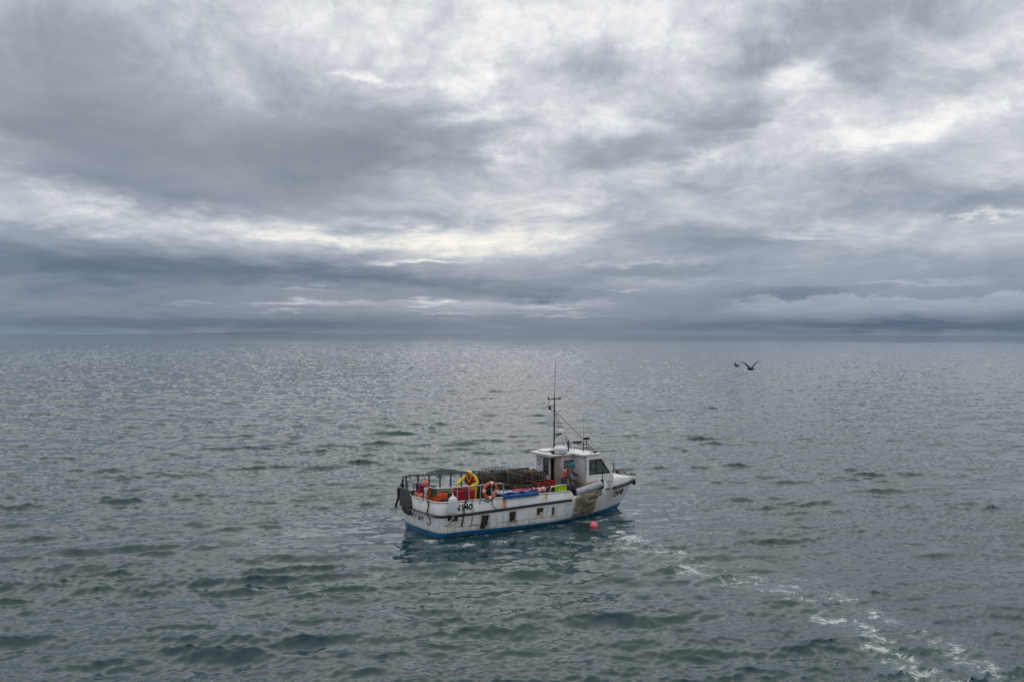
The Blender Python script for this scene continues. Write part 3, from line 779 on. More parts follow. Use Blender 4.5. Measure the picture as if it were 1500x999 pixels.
# wall of the working recess, with its window
W2 = [(6.93, 1.90), (7.36, 1.90), (7.36, 2.44), (6.93, 2.44)]
wh.prism([(6.45, .8), (7.4, .8), (7.4, 2.72), (6.45, 2.70)], [W2], lambda a, b, t: Vector((a, -.30 + t, b)), .045)
# port after wall: window and door opening
W3 = [(.25, 1.82), (.60, 1.82), (.60, 2.50), (.25, 2.50)]
D1 = [(-.235, .82), (.12, .82), (.12, 2.58), (-.235, 2.58)]
wh.prism([(-.255, .8), (1.155, .8), (1.155, 2.69), (-.255, 2.69)], [W3, D1], lambda a, b, t: Vector((6.45 + t, a, b)), .045)
# windscreen frame, three lights
dvec = Vector((8.22 - 8.92, 0, 2.66 - 1.80))
ws = lambda a, b, t: Vector((8.92, a, 1.80)) + dvec * b + Vector((-.8, 0, -.6)) * t
WS = [[(-1.08, .14), (-.42, .14), (-.42, .86), (-1.0, .86)], [(-.34, .14), (.34, .14), (.34, .86), (-.34, .86)], [(.42, .14), (1.08, .14), (1.0, .86), (.42, .86)]]
wh.prism([(-1.153, 0), (1.153, 0), (1.153, 1.0), (-1.153, 1.0)], WS, ws, .04)
def wall_mat():
    m = bpy.data.materials.new('stained_wheelhouse_paint'); m.use_nodes = True
    t = NT(m.node_tree); p = t.n['Principled BSDF']; tcn = t.new('ShaderNodeTexCoord'); ob = tcn.outputs['Object']
    sp = t.new('ShaderNodeSeparateXYZ'); t.l.new(ob, sp.inputs[0]); u, v, z = sp.outputs
    sm = t.new('ShaderNodeMapping'); t.l.new(ob, sm.inputs[0]); sm.inputs[3].default_value = (5, 5, .7)
    n = t.noise(sm.outputs[0], 1.2, 8, .68, .5); n2 = t.noise(ob, 3, 6, .6)
    c = t.mix(t.step(n2, .3, .7), (.58, .58, .60), (.70, .70, .72))
    c = t.mix(t.m('MULTIPLY', t.step(n, .46, .72), .6), c, (.42, .38, .33))
    cor = t.m('MULTIPLY', t.band(t.m('ADD', u, t.m('MULTIPLY', t.m('SUBTRACT', n, .5), .5)), 6.30, 6.75, .12), t.m('LESS_THAN', v, -.1))
    c = t.mix(t.m('MULTIPLY', cor, .7), c, (.20, .16, .10))
    lowd = t.m('SUBTRACT', 1.0, t.step(t.m('ADD', z, t.m('MULTIPLY', n, .8)), 1.9, 2.5))
    c = t.mix(t.m('MULTIPLY', lowd, .45), c, (.40, .36, .31))
    t.l.new(c, p.inputs['Base Color']); p.inputs['Roughness'].default_value = .5
    return m
wheelhouse = wh.build('wheelhouse', wall_mat(), boat, smooth=False)
# smooth white outer cheek of the forward cabin
ck = MB(); ck.prism([(7.46, 1.55), (8.95, 1.55), (8.955, 1.80), (8.25, 2.67), (8.08, 2.75), (7.46, 2.75)], [[(7.60, 1.91), (8.78, 1.91), (8.26, 2.55), (7.60, 2.55)]], lambda a, b, t: Vector((a, -1.203 - t, b)), .02)
ck.build('side_cheek', WHITE, wheelhouse, smooth=False, bevel=.006)

def frame(loop, place, wd=.03, th=.03):
    """window frame: a ring around the opening"""
    cx = sum(p[0] for p in loop) / len(loop); cy = sum(p[1] for p in loop) / len(loop)
    sc = lambda p, k: (cx + (p[0] - cx) * (1 + k / max(.05, abs(p[0] - cx))), cy + (p[1] - cy) * (1 + k / max(.05, abs(p[1] - cy))))
    return MB().prism([sc(p, wd) for p in loop], [[sc(p, -.012) for p in loop]], place, th)
def window(loop, place_frame, place_glass, bars=(), label=None):
    f = frame(loop, place_frame).build('window', BLACK, boat, smooth=False)
    if label: f['label'] = label
    MB().prism(loop, [], place_glass, .008).build('pane', GLASS, f, smooth=False)
    for bq in bars: MB().prism(bq, [], place_frame, .028).build('window_bar', BLACK, f, smooth=False)
window(W1, lambda a, b, t: Vector((a, -1.222 - t * .35, b)), lambda a, b, t: Vector((a, -1.19 + t, b)), bars=[[(8.0, 1.93), (8.035, 1.93), (8.02, 2.53), (7.985, 2.53)]])
window(W1, lambda a, b, t: Vector((a, 1.202 + t * .35, b)), lambda a, b, t: Vector((a, 1.19 - t, b)))
window([(6.75, 1.95), (7.35, 1.95), (7.35, 2.5), (6.75, 2.5)], lambda a, b, t: Vector((a, 1.202 + t * .35, b)), lambda a, b, t: Vector((a, 1.19 - t, b)))
window(W2, lambda a, b, t: Vector((a, -.302 - t * .35, b)), lambda a, b, t: Vector((a, -.29 + t, b)))
window(W3, lambda a, b, t: Vector((6.448 - t * .35, a, b)), lambda a, b, t: Vector((6.46 + t, a, b)))
for q in WS: window(q, lambda a, b, t: ws(a, b, -.002 - t * .35), lambda a, b, t: ws(a, b, .01 + t))
# door leaf folded back inside, cabin shade put into its colour; dark console
MB().box((6.77, .16, 1.68), (.5, .03, 1.68)).build('door', DARKIN, boat, smooth=False)
li = MB(); li.box((7.9, .4, .83), (2.0, 1.4, .03)); li.box((8.5, .0, 1.35), (.5, 2.1, .75)); li.box((7.5, .55, 1.2), (.4, .5, .75)); li.box((7.52, .55, 1.75), (.1, .5, .5))
li.build('console', DARKIN, boat, smooth=False)
# roof
rf = MB()
def roofslab(u0, u1, v0, v1, z, th, rnd):
    pts = []
    for (cx, cy, a0) in ((u1 - rnd, v1 - rnd, 0), (u0 + rnd, v1 - rnd, 90), (u0 + rnd, v0 + rnd, 180), (u1 - rnd, v0 + rnd, 270)):
        for i in range(6): pts.append((cx + rnd * math.cos(R(a0 + 18 * i)), cy + rnd * math.sin(R(a0 + 18 * i))))
    rf.prism(pts, [], lambda a, b, t: Vector((a, b, z + (a - 6.0) * .012 + t)), th)
roofslab(6.12, 8.26, -.44, 1.27, 2.70, .065, .10)
roofslab(7.22, 8.24, -1.27, .0, 2.722, .068, .12)
rf.build('roof', WHITE, boat, smooth=False, bevel=.02)
MB().box((6.115, .41, 2.725), (.012, 1.66, .10)).build('roof_fascia', GREYW, boat, smooth=False)
# roof overhang brow over the windscreen
MB().tube([(8.24, -1.1, 2.73), (8.30, -.6, 2.75), (8.31, 0, 2.755), (8.30, .6, 2.75), (8.24, 1.1, 2.73)], .035, 8).build('roof_brow', WHITE, boat)
MB().box((6.75, .75, 2.83), (.62, .62, .09)).build('roof_hatch', WHITE, boat, bevel=.03)
# round blue badge on the after wall
bd = MB(); bd.lathe([(.13, 0), (.13, .006)], (6.435, .98, 2.30), 24, (1, 0, 0)); bd = bd.build('badge', BADGE, boat, smooth=False)
MB().lathe([(.075, 0), (.075, .004)], (6.431, .98, 2.30), 24, (1, 0, 0)).build('badge_centre', WHITE, bd, smooth=False)
# ledge in the recess and steel edge post
MB().box((7.65, -.93, 1.30), (.9, 1.14, .62)).build('working_ledge', BROWNB, boat, bevel=.03)
MB().tube([(6.43, -.28, .82), (6.43, -.28, 2.68)], .035, 8).build('corner_post', BROWNB, boat)
# grab rail and wiper on the roof edge
g = MB(); g.tube([(7.75, -1.1, 2.80), (7.78, -1.1, 2.86), (8.0, -1.1, 2.87), (8.03, -1.1, 2.80)], .016, 6); g.box((8.02, -1.08, 2.86), (.16, .08, .06)); g.build('deck_light', BLACK, boat)

# ---------------- mast and roof gear
mast = MB().tube([(6.78, .28, 2.78), (6.80, .28, 5.25)], .040, 10, r2=.026).build('mast', DARKST, boat)
MB().lathe([(.09, 0), (.09, .02), (.05, .05), (.045, .12)], (6.78, .28, 2.78), 12).build('mast_foot', DARKST, mast)
x = MB(); x.tube([(6.55, .36, 5.15), (7.05, .20, 5.15)], .022, 6); x.tube([(6.57, .35, 5.15), (6.57, .35, 4.9)], .010, 5)
x.tube([(6.52, .36, 5.12), (6.52, .36, 5.25)], .03, 6); x.tube([(7.04, .20, 5.12), (7.04, .20, 5.23)], .03, 6); x.build('crosstree', DARKST, mast)
MB().tube([(6.80, .28, 5.25), (6.85, .28, 6.95)], .014, 6, r2=.006).build('whip_antenna', DARKST, mast)
MB().lathe([(.02, -.36), (.11, -.34), (.125, -.3), (.125, .3), (.11, .34), (.02, .36)], (6.60, .34, 4.28), 16).build('radar_reflector', DOMEW, mast)
l = MB(); l.lathe([(.05, 0), (.055, .02), (.055, .12), (.03, .16)], (6.58, .34, 4.68), 10); l.lathe([(.11, 0), (.11, .03)], (6.58, .34, 4.83), 12); l.tube([(6.58, .34, 4.69), (6.79, .28, 4.60)], .018, 6); MB().tube([(6.60, .34, 3.95), (6.79, .28, 3.97)], .018, 6).build('reflector_bracket', DARKST, mast)
l.build('mast_light', DARKST, mast)
rb = MB(); rb.lathe([(.05, 0), (.17, .01), (.19, .05), (.19, .12), (.16, .17), (.04, .185)], (7.05, .18, 3.62), 20); rb.build('radar', DOMEW, mast)
k_ = MB(); k_.box((6.98, .22, 3.58), (.34, .10, .05)); k_.tube([(6.80, .28, 3.40), (7.02, .2, 3.56)], .022, 6); k_.build('radar_bracket', DARKST, mast)
st_ = MB(); st_.tube([(6.80, .26, 4.62), (8.26, -.75, 2.86)], .012, 5); st_.tube([(6.80, .28, 4.58), (7.45, .35, 2.84)], .010, 5); st_.tube([(6.82, .27, 4.64), (8.22, .95, 2.84)], .009, 5); st_.build('stay_wire', DARKST, mast)
cb = MB(); cb.tube([(7.25, .1, 3.5), (7.35, .05, 3.1), (7.5, -.02, 2.9), (7.65, -.1, 2.84)], .012, 5); cb.build('cable', BLACK, mast)
dm = MB(); dm.lathe([(.05, .0), (.29, .0), (.30, .015), (.30, .15), (.325, .155), (.33, .19), (.30, .25), (.22, .30), (.10, .325), (.01, .33)], (6.78, -.22, 2.80), 26); dome = dm.build('satellite_dome', DOMEW, boat)
MB().lathe([(.20, 0), (.22, .04)], (6.78, -.22, 2.765), 20).build('dome_base', BLACK, dome)
MB().tube([(7.55, .25, 2.78), (7.55, .25, 3.26)], .045, 10).build('exhaust_pipe', DARKST, boat)
def flood(u, v, z, wd=.26):
    f = MB(); f.box((u, v, z), (wd, .12, .10)); f.tube([(u, v, z - .05), (u, v, z - .14)], .018, 6); return f
fl = MB(); fl.tube([(8.0, -.28, 2.78), (8.0, -.28, 3.22)], .026, 8); fl.tube([(7.72, -.2, 3.12), (8.14, -.32, 3.12)], .018, 6); fl.tube([(8.14, -.32, 2.9), (8.14, -.32, 3.28)], .018, 6)
fl = fl.build('light_bracket', RUST, boat)
flood(7.72, -.2, 3.22, .40).build('floodlight', BLACK, fl, bevel=.01); flood(8.14, -.32, 3.38).build('floodlight', BLACK, fl, bevel=.01)
MB().lathe([(.02, -.04), (.07, -.03), (.08, .03), (.03, .05)], (8.32, -.36, 3.05), 10, (1, -.3, .2)).build('searchlight', GREYW, fl)
MB().tube([(8.1, -.12, 2.78), (8.13, -.12, 4.45)], .010, 6, r2=.004).build('whip_antenna', DARKST, boat)
MB().tube([(6.35, .85, 2.78), (6.36, .85, 3.5)], .008, 6, r2=.004).build('whip_antenna', DARKST, boat)
j = MB(); j.tube([(6.42, .02, 2.86), (6.6, .0, 2.84)], .05, 8); j.box((6.45, -.14, 2.82), (.16, .12, .10)); j.build('horn', BLACK, boat)

# ---------------- hauling gear
ro = MB(); ro.lathe([(.10, 0), (.145, .02), (.15, .08), (.15, 1.42), (.145, 1.48), (.10, 1.5)], (6.56, -1.62, 1.27), 20, Vector((1.48, .13, .24)))
ro.build('hauling_roller', TUBEM, boat)
hp = MB(); hp.box((8.06, -1.53, 1.50), (.05, .18, .40)); hp.tube([(8.04, -1.60, 1.5), (8.04, -1.60, 2.35)], .018, 6); hp.build('roller_bracket', BLACK, boat); MB().box((6.50, -1.60, 1.22), (.06, .2, .42)).build('roller_bracket', BLACK, boat)
hl = MB(); hl.lathe([(.16, -.06), (.17, -.05), (.10, -.01), (.10, .01), (.17, .05), (.16, .06)], (6.62, -1.25, 1.42), 18, (.3, 1, 0)); hl.box((6.6, -1.05, 1.2), (.24, .24, .5))
hl.build('pot_hauler', DARKST, boat)

# ---------------- guard rails
RS = 2.0
def vz(u): return -1 * (hb(max(.35, u), 1.44) - .07)
pr = outline(lambda u: RS, -1, .07, 2.7)
stbp = [p for p in pr]
rail = MB(); foot = (2.86, vz(2.86), 1.47)
path = pr[5:] + [Vector((2.72, vz(2.7), RS)), Vector((2.80, vz(2.8), RS - .02)), Vector((2.85, vz(2.85), RS - .08)), Vector((2.865, vz(2.86), RS - .2)), Vector(foot)]
rail.tube(path, .024, 8)
for u in (.73, 1.26, 1.78, 2.30): rail.tube([(u, vz(u), 1.46), (u, vz(u), RS)], .022, 6)
sr = rail.build('guard_rail', STEEL, boat); sr['label'] = 'light galvanised guard rail on the starboard quarter'
rail = MB()
tr = pr[:6][::-1] + outline(lambda u: RS, 1, .07, .5)[1:]
rail.tube(tr, .021, 8)
for i in (2, 6, 9): rail.tube([(tr[i].x, tr[i].y, 1.46), (tr[i].x, tr[i].y, RS)], .02, 6)
rail.build('guard_rail', DARKST, boat)['label'] = 'dark guard rail across the stern'
rail = MB()
pp = outline(lambda u: 2.08 - .022 * u, 1, .07, 6.3)
pp = [p for p in pp if p.y > 1.3]
rail.tube(pp, .026, 8)
for k in range(12):
    u = .2 + .527 * k; vv = hb(max(.4, u), 1.44) - .07
    rail.tube([(u if k else .1, vv - (.1 if k == 0 else 0), 1.44), (u if k else .1, vv - (.1 if k == 0 else 0), 2.08 - .022 * u)], .033, 6)
rail.build('guard_rail', DARKST, boat)['label'] = 'tall dark guard rail along the port side'
for (u, v, z, d) in ((.28, 1.6, 2.06, .16), (.62, 1.6, 2.05, .25), (.95, 1.6, 2.04, .2), (1.1, 1.6, 2.05, .1)):
    tie = MB(); tie.tube(sag((u, v, z + .02), (u + .1, v, z + .03), d), .011, 5); tie.ball((u, v, z + .03), .04, 6); tie.build('rail_lashing', ROPEB, boat)
tie = MB(); lp_ = []
for k in range(70):
    u = 2.9 + k * .049; z = 2.06 - .022 * u; lp_.append((u, 1.6 + .03 * math.sin(k * 1.9), z + .02 + .05 * math.cos(k * 1.9) + .02 * random.random()))
tie.tube(lp_, .017, 5)
tie.build('rail_lashing', ROPEB, boat)
for (ua, ub) in ((3.1, 3.35), (3.55, 4.2), (4.6, 5.2), (5.5, 5.75)):
    n_ = int((ub - ua) / .03); tie = MB()
    tie.tube([(ua + .03 * k, 1.585 + .02 * math.sin(k * 1.7), 2.06 - .022 * ua + .045 * math.cos(k * 1.7)) for k in range(n_)], .014, 5); tie.build('rail_lashing', ROPEW, boat)
tie = MB()
tie.tube([(5.75, 1.2, 1.66), (6.35, 1.0, 2.02)], .03, 8); tie.build('handrail', STEEL, boat)

# grey stern gate, with its post and the dark gear on it
sg = MB()
sg.prism([(.46, .96), (1.28, .94), (1.30, 1.62), (1.22, 1.68), (.50, 1.70), (.44, 1.62)], [], lambda a, b, t: Vector((-.30 + .04 * (b - 1) - t, a, b)), .05)
gate = sg.build('stern_gate', GPLATE, boat, smooth=False, bevel=.012)
q_ = MB(); q_.tube([(-.2, 1.28, 1.65), (-.2, 1.28, 2.0)], .045, 8); q_.box((-.22, 1.28, 1.78), (.1, .22, .1)); q_.box((-.30, 1.40, 1.42), (.12, .14, .5)); q_.build('gate_bracket', BLACK, gate); MB().box((-.2, .42, 1.3), (.06, .06, .75)).build('gate_post', BLACK, gate)
q_ = MB(); q_.tube([(-.3, 1.46, 1.2), (-.38, 1.5, 1.0), (-.36, 1.55, .85)], .05, 6); q_.tube([(-.36, 1.55, .9), (-.37, 1.57, .55)], .012, 5); q_.build('hanging_line', BLACK, gate)
q_ = MB(); q_.box((-.19, .9, .83), (.10, .7, .22)); q_.box((-.17, .95, .72), (.06, .5, .14)); q_.build('gate_shade', DARKST, gate)  # dark blocks standing in for the shadow below the gate

# scupper flaps along the starboard side
def skinpt(u, z, out=.0): return Vector((u, -(hb(u, z) + out), z))
def patch(name, loop, m, th=.02, out=.004, label=None):
    mbp = MB(); mbp.prism(loop, [], lambda a, b, t: skinpt(a, b, out + t), th); o = mbp.build(name, m, boat, smooth=False)
    if label: o['label'] = label
    return o
def rag(loop, k=4, am=.018):
    out = []
    for i, p in enumerate(loop):
        q = loop[(i + 1) % len(loop)]
        for j in range(k): out.append((p[0] + (q[0] - p[0]) * j / k + random.uniform(-am, am), p[1] + (q[1] - p[1]) * j / k + random.uniform(-am, am)))
    return out
SCUP = mat('tarry_rubber_flap', (.022, .017, .014), .7, var=.5, vscale=7, grime=((.10, .05, .025), .7))
patch('scupper_flap', rag([(1.78, .30), (1.90, .22), (2.02, .36), (2.10, .44), (2.14, .80), (1.84, .80), (1.80, .55)]), SCUP, label='largest rust-brown scupper flap')
patch('scupper_flap', rag([(3.14, .48), (3.24, .38), (3.30, .48), (3.40, .42), (3.43, .80), (3.15, .80)], 3, .014), SCUP)
patch('scupper_flap', rag([(4.50, .56), (4.60, .53), (4.62, .64), (4.78, .68), (4.80, .82), (4.50, .82)], 3, .010), SCUP)
patch('scupper_flap', [(5.27, .48), (5.35, .46), (5.36, .78), (5.27, .78)], SCUP, label='narrow scupper flap')
patch('scupper_flap', [(.50, .69), (.72, .69), (.72, .84), (.50, .84)], FISHB, label='small olive scupper near the stern')
for (u, wd, z) in ((1.5, .28, .45), (1.98, .34, .44), (3.28, .34, .42), (4.45, .12, .40), (5.32, .22, .375)):
    patch('patch_trim', [(u - wd / 2, z), (u + wd / 2, z), (u + wd / 2, z + .018), (u - wd / 2, z + .018)], RUST, .012)
patch('fairlead', [(.28, .74), (.42, .74), (.42, .88), (.28, .88)], BLACK)

# ---------------- lettering on the hull
def text_mesh(body, size, shear=0):
    cu = bpy.data.curves.new('lettering', 'FONT'); cu.body = body; cu.size = size; cu.extrude = 0; cu.resolution_u = 3; cu.offset = size * .028
    ob = bpy.data.objects.new('lettering', cu); C.objects.link(ob)
    dg = bpy.context.evaluated_depsgraph_get(); me = bpy.data.meshes.new_from_object(ob.evaluated_get(dg))
    bpy.data.objects.remove(ob); bpy.data.curves.remove(cu)
    return me
def lettering(body, size, place, m, sx=1.0, name='lettering'):
    me = text_mesh(body, size)
    bm = bmesh.new(); bm.from_mesh(me); bmesh.ops.subdivide_edges(bm, edges=[e for e in bm.edges if e.calc_length() > .12], cuts=1)
    for v in bm.verts: v.co = place(v.co.x * sx, v.co.y)
    geom = bmesh.ops.extrude_face_region(bm, geom=bm.faces[:])
    bm.to_mesh(me); bm.free(); me.materials.clear(); me.materials.append(m)
    o = bpy.data.objects.new(name, me); C.objects.link(o); o.parent = boat
    return o
# registration on the quarter and on the bow, name across the transom
lettering('CN140', .36, lambda x_, y_: skinpt(.30 + x_, 1.09 + y_ - .012 * x_, .014), LETTER, 1.0)
def bowp(x_, y_):
    u = 9.32 + x_; z = .70 + y_ + .02 * x_; return Vector((u, -(hb(u, z) + .014), z))
lettering('CN140', .37, bowp, LETTER, .82)
def tpt(v, z, out):
    b0 = hb(RC, z); return Vector((-.12 * (1 - (v / b0) ** 2) - .10 * (z - .2) - out, v, z))
lettering('TRINITY JAY', .25, lambda x_, y_: tpt(1.24 - x_, .60 + y_ - .0 * x_, .012), LETTER, 1.30)

# ---------------- ropes hanging over the rail
def hang(pts, r=.014, m=ROPEB, lab=None):
    o = MB().tube(pts, r, 6).build('hanging_rope', m, boat)
    if lab: o['label'] = lab
hang([skinpt(1.06, 1.9, -.06), skinpt(1.05, 1.5, .03), skinpt(.99, 1.2, .03), skinpt(.95, .95, .09), skinpt(.90, .45, .04)], .026, ROPEB)
hang([skinpt(1.16, 1.5, .03), skinpt(1.04, 1.36, .03), skinpt(1.0, 1.2, .03)], .02, ROPEB)
hang([skinpt(1.36, 1.5, .03), skinpt(1.38, .95, .09), skinpt(1.36, .6, .03), skinpt(1.30, .4, .03)], .012, ROPEG)
hang(sag(skinpt(1.9, 1.45, .02), skinpt(2.25, 1.45, .02), .13), .012); hang([skinpt(1.72, 1.5, .02), skinpt(1.70, 1.28, .02)], .012)
hang([skinpt(2.3, 1.5, .02), skinpt(2.28, 1.25, .02), skinpt(2.36, 1.08, .03), skinpt(2.5, 1.0, .06)], .014)
def tp(v, z, out=.03): return tpt(v, z, out)
hang([tp(-.95, 1.5), tp(-1.0, 1.2), tp(-1.02, .95, .1), tp(-1.05, .62), tp(-.98, .52), tp(-.85, .50), tp(-.75, .56)], .014)
hang([tp(-1.08, 1.5), tp(-1.03, 1.25), tp(-.95, 1.0, .1), tp(-1.04, .72)], .016)
hang(sag((-.02, -1.52, .86), (.48, -1.84, .86), .32), .012, ROPEB)
hang(sag(tp(-.15, 1.46), tp(-.6, 1.46), .16), .008, ROPEG)

# ------------------------------------------------------------------ things on and around the boat
# fender
fe = empty('fender', 'long white cylindrical fender hanging over the starboard quarter', 'fender')
MB().lathe([(.03, 0), (.10, .02), (.155, .08), (.175, .16), (.178, .56), (.165, .64), (.12, .71), (.05, .745), (.045, .79)], (0, 0, 0), 24).build('fender_body', FEND, fe)
e_ = MB(); e_.tube(arc((0, 0, .80), .035, 0, 2 * math.pi, 10, (1, 0, 0), (0, 0, 1)), .012, 5); e_.tube([(0, 0, .82), (-.01, .1, 1.02)], .012, 5); e_.build('rope', ROPEW, fe); MB().tube([(0, 0, .0), (.04, .02, -.13)], .02, 5).build('tail_line', ROPEW, fe)
on_boat(fe, .36, -1.96, .98)

# lifebuoy on the guard rail
lb = empty('lifebuoy', 'orange ring lifebuoy with white bands hung on the starboard guard rail', 'lifebuoy')
MB().tube(arc((0, 0, 0), .295, 0, 2 * math.pi, 40, (1, 0, 0), (0, 0, 1))[:-1], .068, 12, closed=True).build('ring', ORANGE, lb)
for a0 in (0, 90, 180, 270):
    MB().tube(arc((0, 0, 0), .295, R(a0 - 9), R(a0 + 9), 5, (1, 0, 0), (0, 0, 1)), .071, 12).build('band', REFL, lb)
on_boat(lb, 2.13, -1.86, 1.78, 0, Matrix.Rotation(R(4), 4, 'X') @ Matrix.Rotation(R(6), 4, 'Y'))

# buoys
def buoy(name, lab, m, r, u, v, z, tilt=(0, 0), group=None, water=False):
    b = empty(name, lab, 'buoy', group)
    mb_ = MB(); prof = [(max(.002, r * math.sin(math.pi * i / 16)) , -r * math.cos(math.pi * i / 16)) for i in range(16)]
    prof += [(r * .22, r * 1.02), (r * .20, r * 1.16), (r * .1, r * 1.2)]
    mb_.lathe(prof, (0, 0, 0), 20); mb_.build('float', m, b)
    MB().tube(arc((0, 0, r * 1.18), r * .16, 0, 2 * math.pi, 10, (1, 0, 0), (0, 0, 1)), r * .06, 5).build('eye', ROPEBL, b)
    T = Matrix.Rotation(R(tilt[0]), 4, 'X') @ Matrix.Rotation(R(tilt[1]), 4, 'Y')
    if water: b.matrix_world = Matrix.Translation((u, v, z)) @ T
    else: on_boat(b, u, v, z, 0, T)
    return b
bz = F * (CAM_H - .08) / (768 - 490)
buoy('buoy', 'pink round buoy floating in the water near the bow', PINK, .165, (870.5 - 750) / F * bz, bz, .05, (20, 15), None, True)
bl = MB(); bxx, byy = (870.5 - 750) / F * bz, bz
l0 = BM @ Vector((6.75, -1.75, 1.25)); bline = bl.tube(sag(l0, (bxx - .1, byy + .1, .05), .25, 10), .008, 5).build('hauling_rope', ROPEG); tag(bline, 'thin green line running from the hauler down to the pink buoy', 'rope')
G = 'spare buoys piled at the stern'
buoy('buoy', 'coral pink round buoy at the left end of the stern rail pile', CORAL, .15, .05, .36, 1.50, (10, -30), G)
buoy('buoy', 'small coral buoy beside the round pink one at the stern', CORAL, .12, .0, .02, 1.49, (60, 20), G)
buoy('buoy', 'small red buoy touching the orange net bundle at the stern', CORAL, .11, .08, -.22, 1.47, (-50, 10), G)
buoy('buoy', 'dusky pink buoy topmost on the stern rail above the red bag', mat('dusky_buoy', (.55, .12, .13), .5, var=.2, vscale=6), .15, .12, -.12, 1.98, (30, 40), G)
buoy('buoy', 'pale pink buoy lying between blue board and red fish tray', mat('pale_buoy', (.6, .32, .30), .5, var=.2, vscale=6), .13, 4.75, -1.45, 1.5, (80, 20), 'pale floats by the tray')
buoy('buoy', 'pale buoy next to the tray legs, right of its twin', mat('pale_buoy', (.6, .32, .30), .5), .12, 5.02, -1.42, 1.52, (80, -60), 'pale floats by the tray')

# red bag hung on the stern rail
rbm = MB(); rbm.lathe([(.02, -.30), (.09, -.28), (.12, -.15), (.115, 0), (.10, .15), (.075, .25), (.03, .28)], (0, 0, 0), 12)
rbg = rbm.build('net_bag', mat('dark_red_netting', (.28, .015, .03), .8, var=.4, vscale=9, bump=.8))
tag(rbg, 'dark red bulging net bag hanging on the stern rail', 'bag'); on_boat(rbg, .06, .12, 1.72)
rb2 = MB(); rb2.box((0, 0, 0), (.06, .12, .46)); rb2 = rb2.build('cloth', mat('dark_blue_cloth', (.03, .03, .10), .8, var=.3), bevel=.02); tag(rb2, 'dark blue cloth strip hanging left of the red bag', 'cloth'); on_boat(rb2, -.02, .34, 1.76)
# tangled rope bundle
def tangle(n, rad, h, m, seed, r=.014, sq=(1, 1)):
    rg = random.Random(seed); mb_ = MB()
    for k in range(n):
        a = rg.uniform(0, 6.28); c = (rg.uniform(-.25, .25) * rad, rg.uniform(-.25, .25) * rad, rg.uniform(-.5, .5) * h)
        pts = []
        for i in range(18):
            t_ = a + i * .38; rr = rad * (.75 + .25 * math.sin(i * 1.7 + k))
            pts.append((c[0] + rr * math.cos(t_) * sq[0], c[1] + rr * math.sin(t_) * sq[1], c[2] + .25 * h * math.sin(i * .9 + k * 1.3)))
        mb_.tube(pts, r, 5)
    return mb_
def coil(name, lab, cat, n, rad, h, m, seed, u, v, z, r=.014, sq=(1, 1), group=None, extra=None):
    o = tangle(n, rad, h, m, seed, r, sq).build(name, m); tag(o, lab, cat, group); on_boat(o, u, v, z); return o
coil('rope_bundle', 'rust-orange tangled rope bundle tied to the stern rail', 'rope', 12, .17, .55, ROPEO, 3, .03, -.72, 1.62, .016, (.6, 1))
coil('rope_bundle', 'dark green rope hank draped over the orange rope bundle', 'rope', 7, .15, .35, ROPEG, 8, .05, -.98, 1.80, .015, (.6, 1))
coil('rope_bundle', 'small mixed grey rope heap inside the starboard quarter', 'rope', 7, .20, .12, POTW, 12, .36, -1.32, 1.46, .014)
# white bottle-like canister on the stern rail
cn = MB(); cn.lathe([(.02, -.22), (.05, -.2), (.055, .14), (.03, .2), (.03, .26)], (0, 0, 0), 12); cn = cn.build('canister', DOMEW); tag(cn, 'slim white canister upright between red bag and rope bundle', 'canister'); on_boat(cn, .0, -.42, 1.66)

# orange slatted basket
def basket(name, lab, m, L, Wd, H_, bands, u, v, z, rot=0):
    b = empty(name, lab, 'basket')
    f = MB()
    for k in range(bands):
        zz_ = H_ * (k + .5) / bands; hgt = H_ / bands * .62
        for (cx, cy, sx_, sy_) in ((0, -Wd / 2, L, .015), (0, Wd / 2, L, .015), (-L / 2, 0, .015, Wd), (L / 2, 0, .015, Wd)): f.box((cx, cy, zz_), (sx_, sy_, hgt))
    for sx_ in (-1, 1):
        for sy_ in (-1, 1): f.box((sx_ * L / 2, sy_ * Wd / 2, H_ / 2), (.03, .03, H_))
    for k in range(4): f.box((-L / 2 + L * (k + 1) / 5, -Wd / 2 - .003, H_ / 2), (.02, .02, H_))
    f.box((0, 0, .01), (L, Wd, .02)); f.build('basket_body', m, b, smooth=False)
    rm = MB(); rm.tube([(-L / 2, -Wd / 2, H_), (L / 2, -Wd / 2, H_), (L / 2, Wd / 2, H_), (-L / 2, Wd / 2, H_)], .018, 6, closed=True); rm.build('rim', m, b)
    return on_boat(b, u, v, z, rot)
basket('basket', 'bright orange slatted basket inside the stern corner', ORANGE2, .42, .34, .34, 3, .30, -1.05, 1.36, R(20))
basket('basket', 'lime green slatted basket on the starboard gunwale by the worker', LIME, .40, .24, .24, 2, 5.86, -1.50, 1.385, R(2))
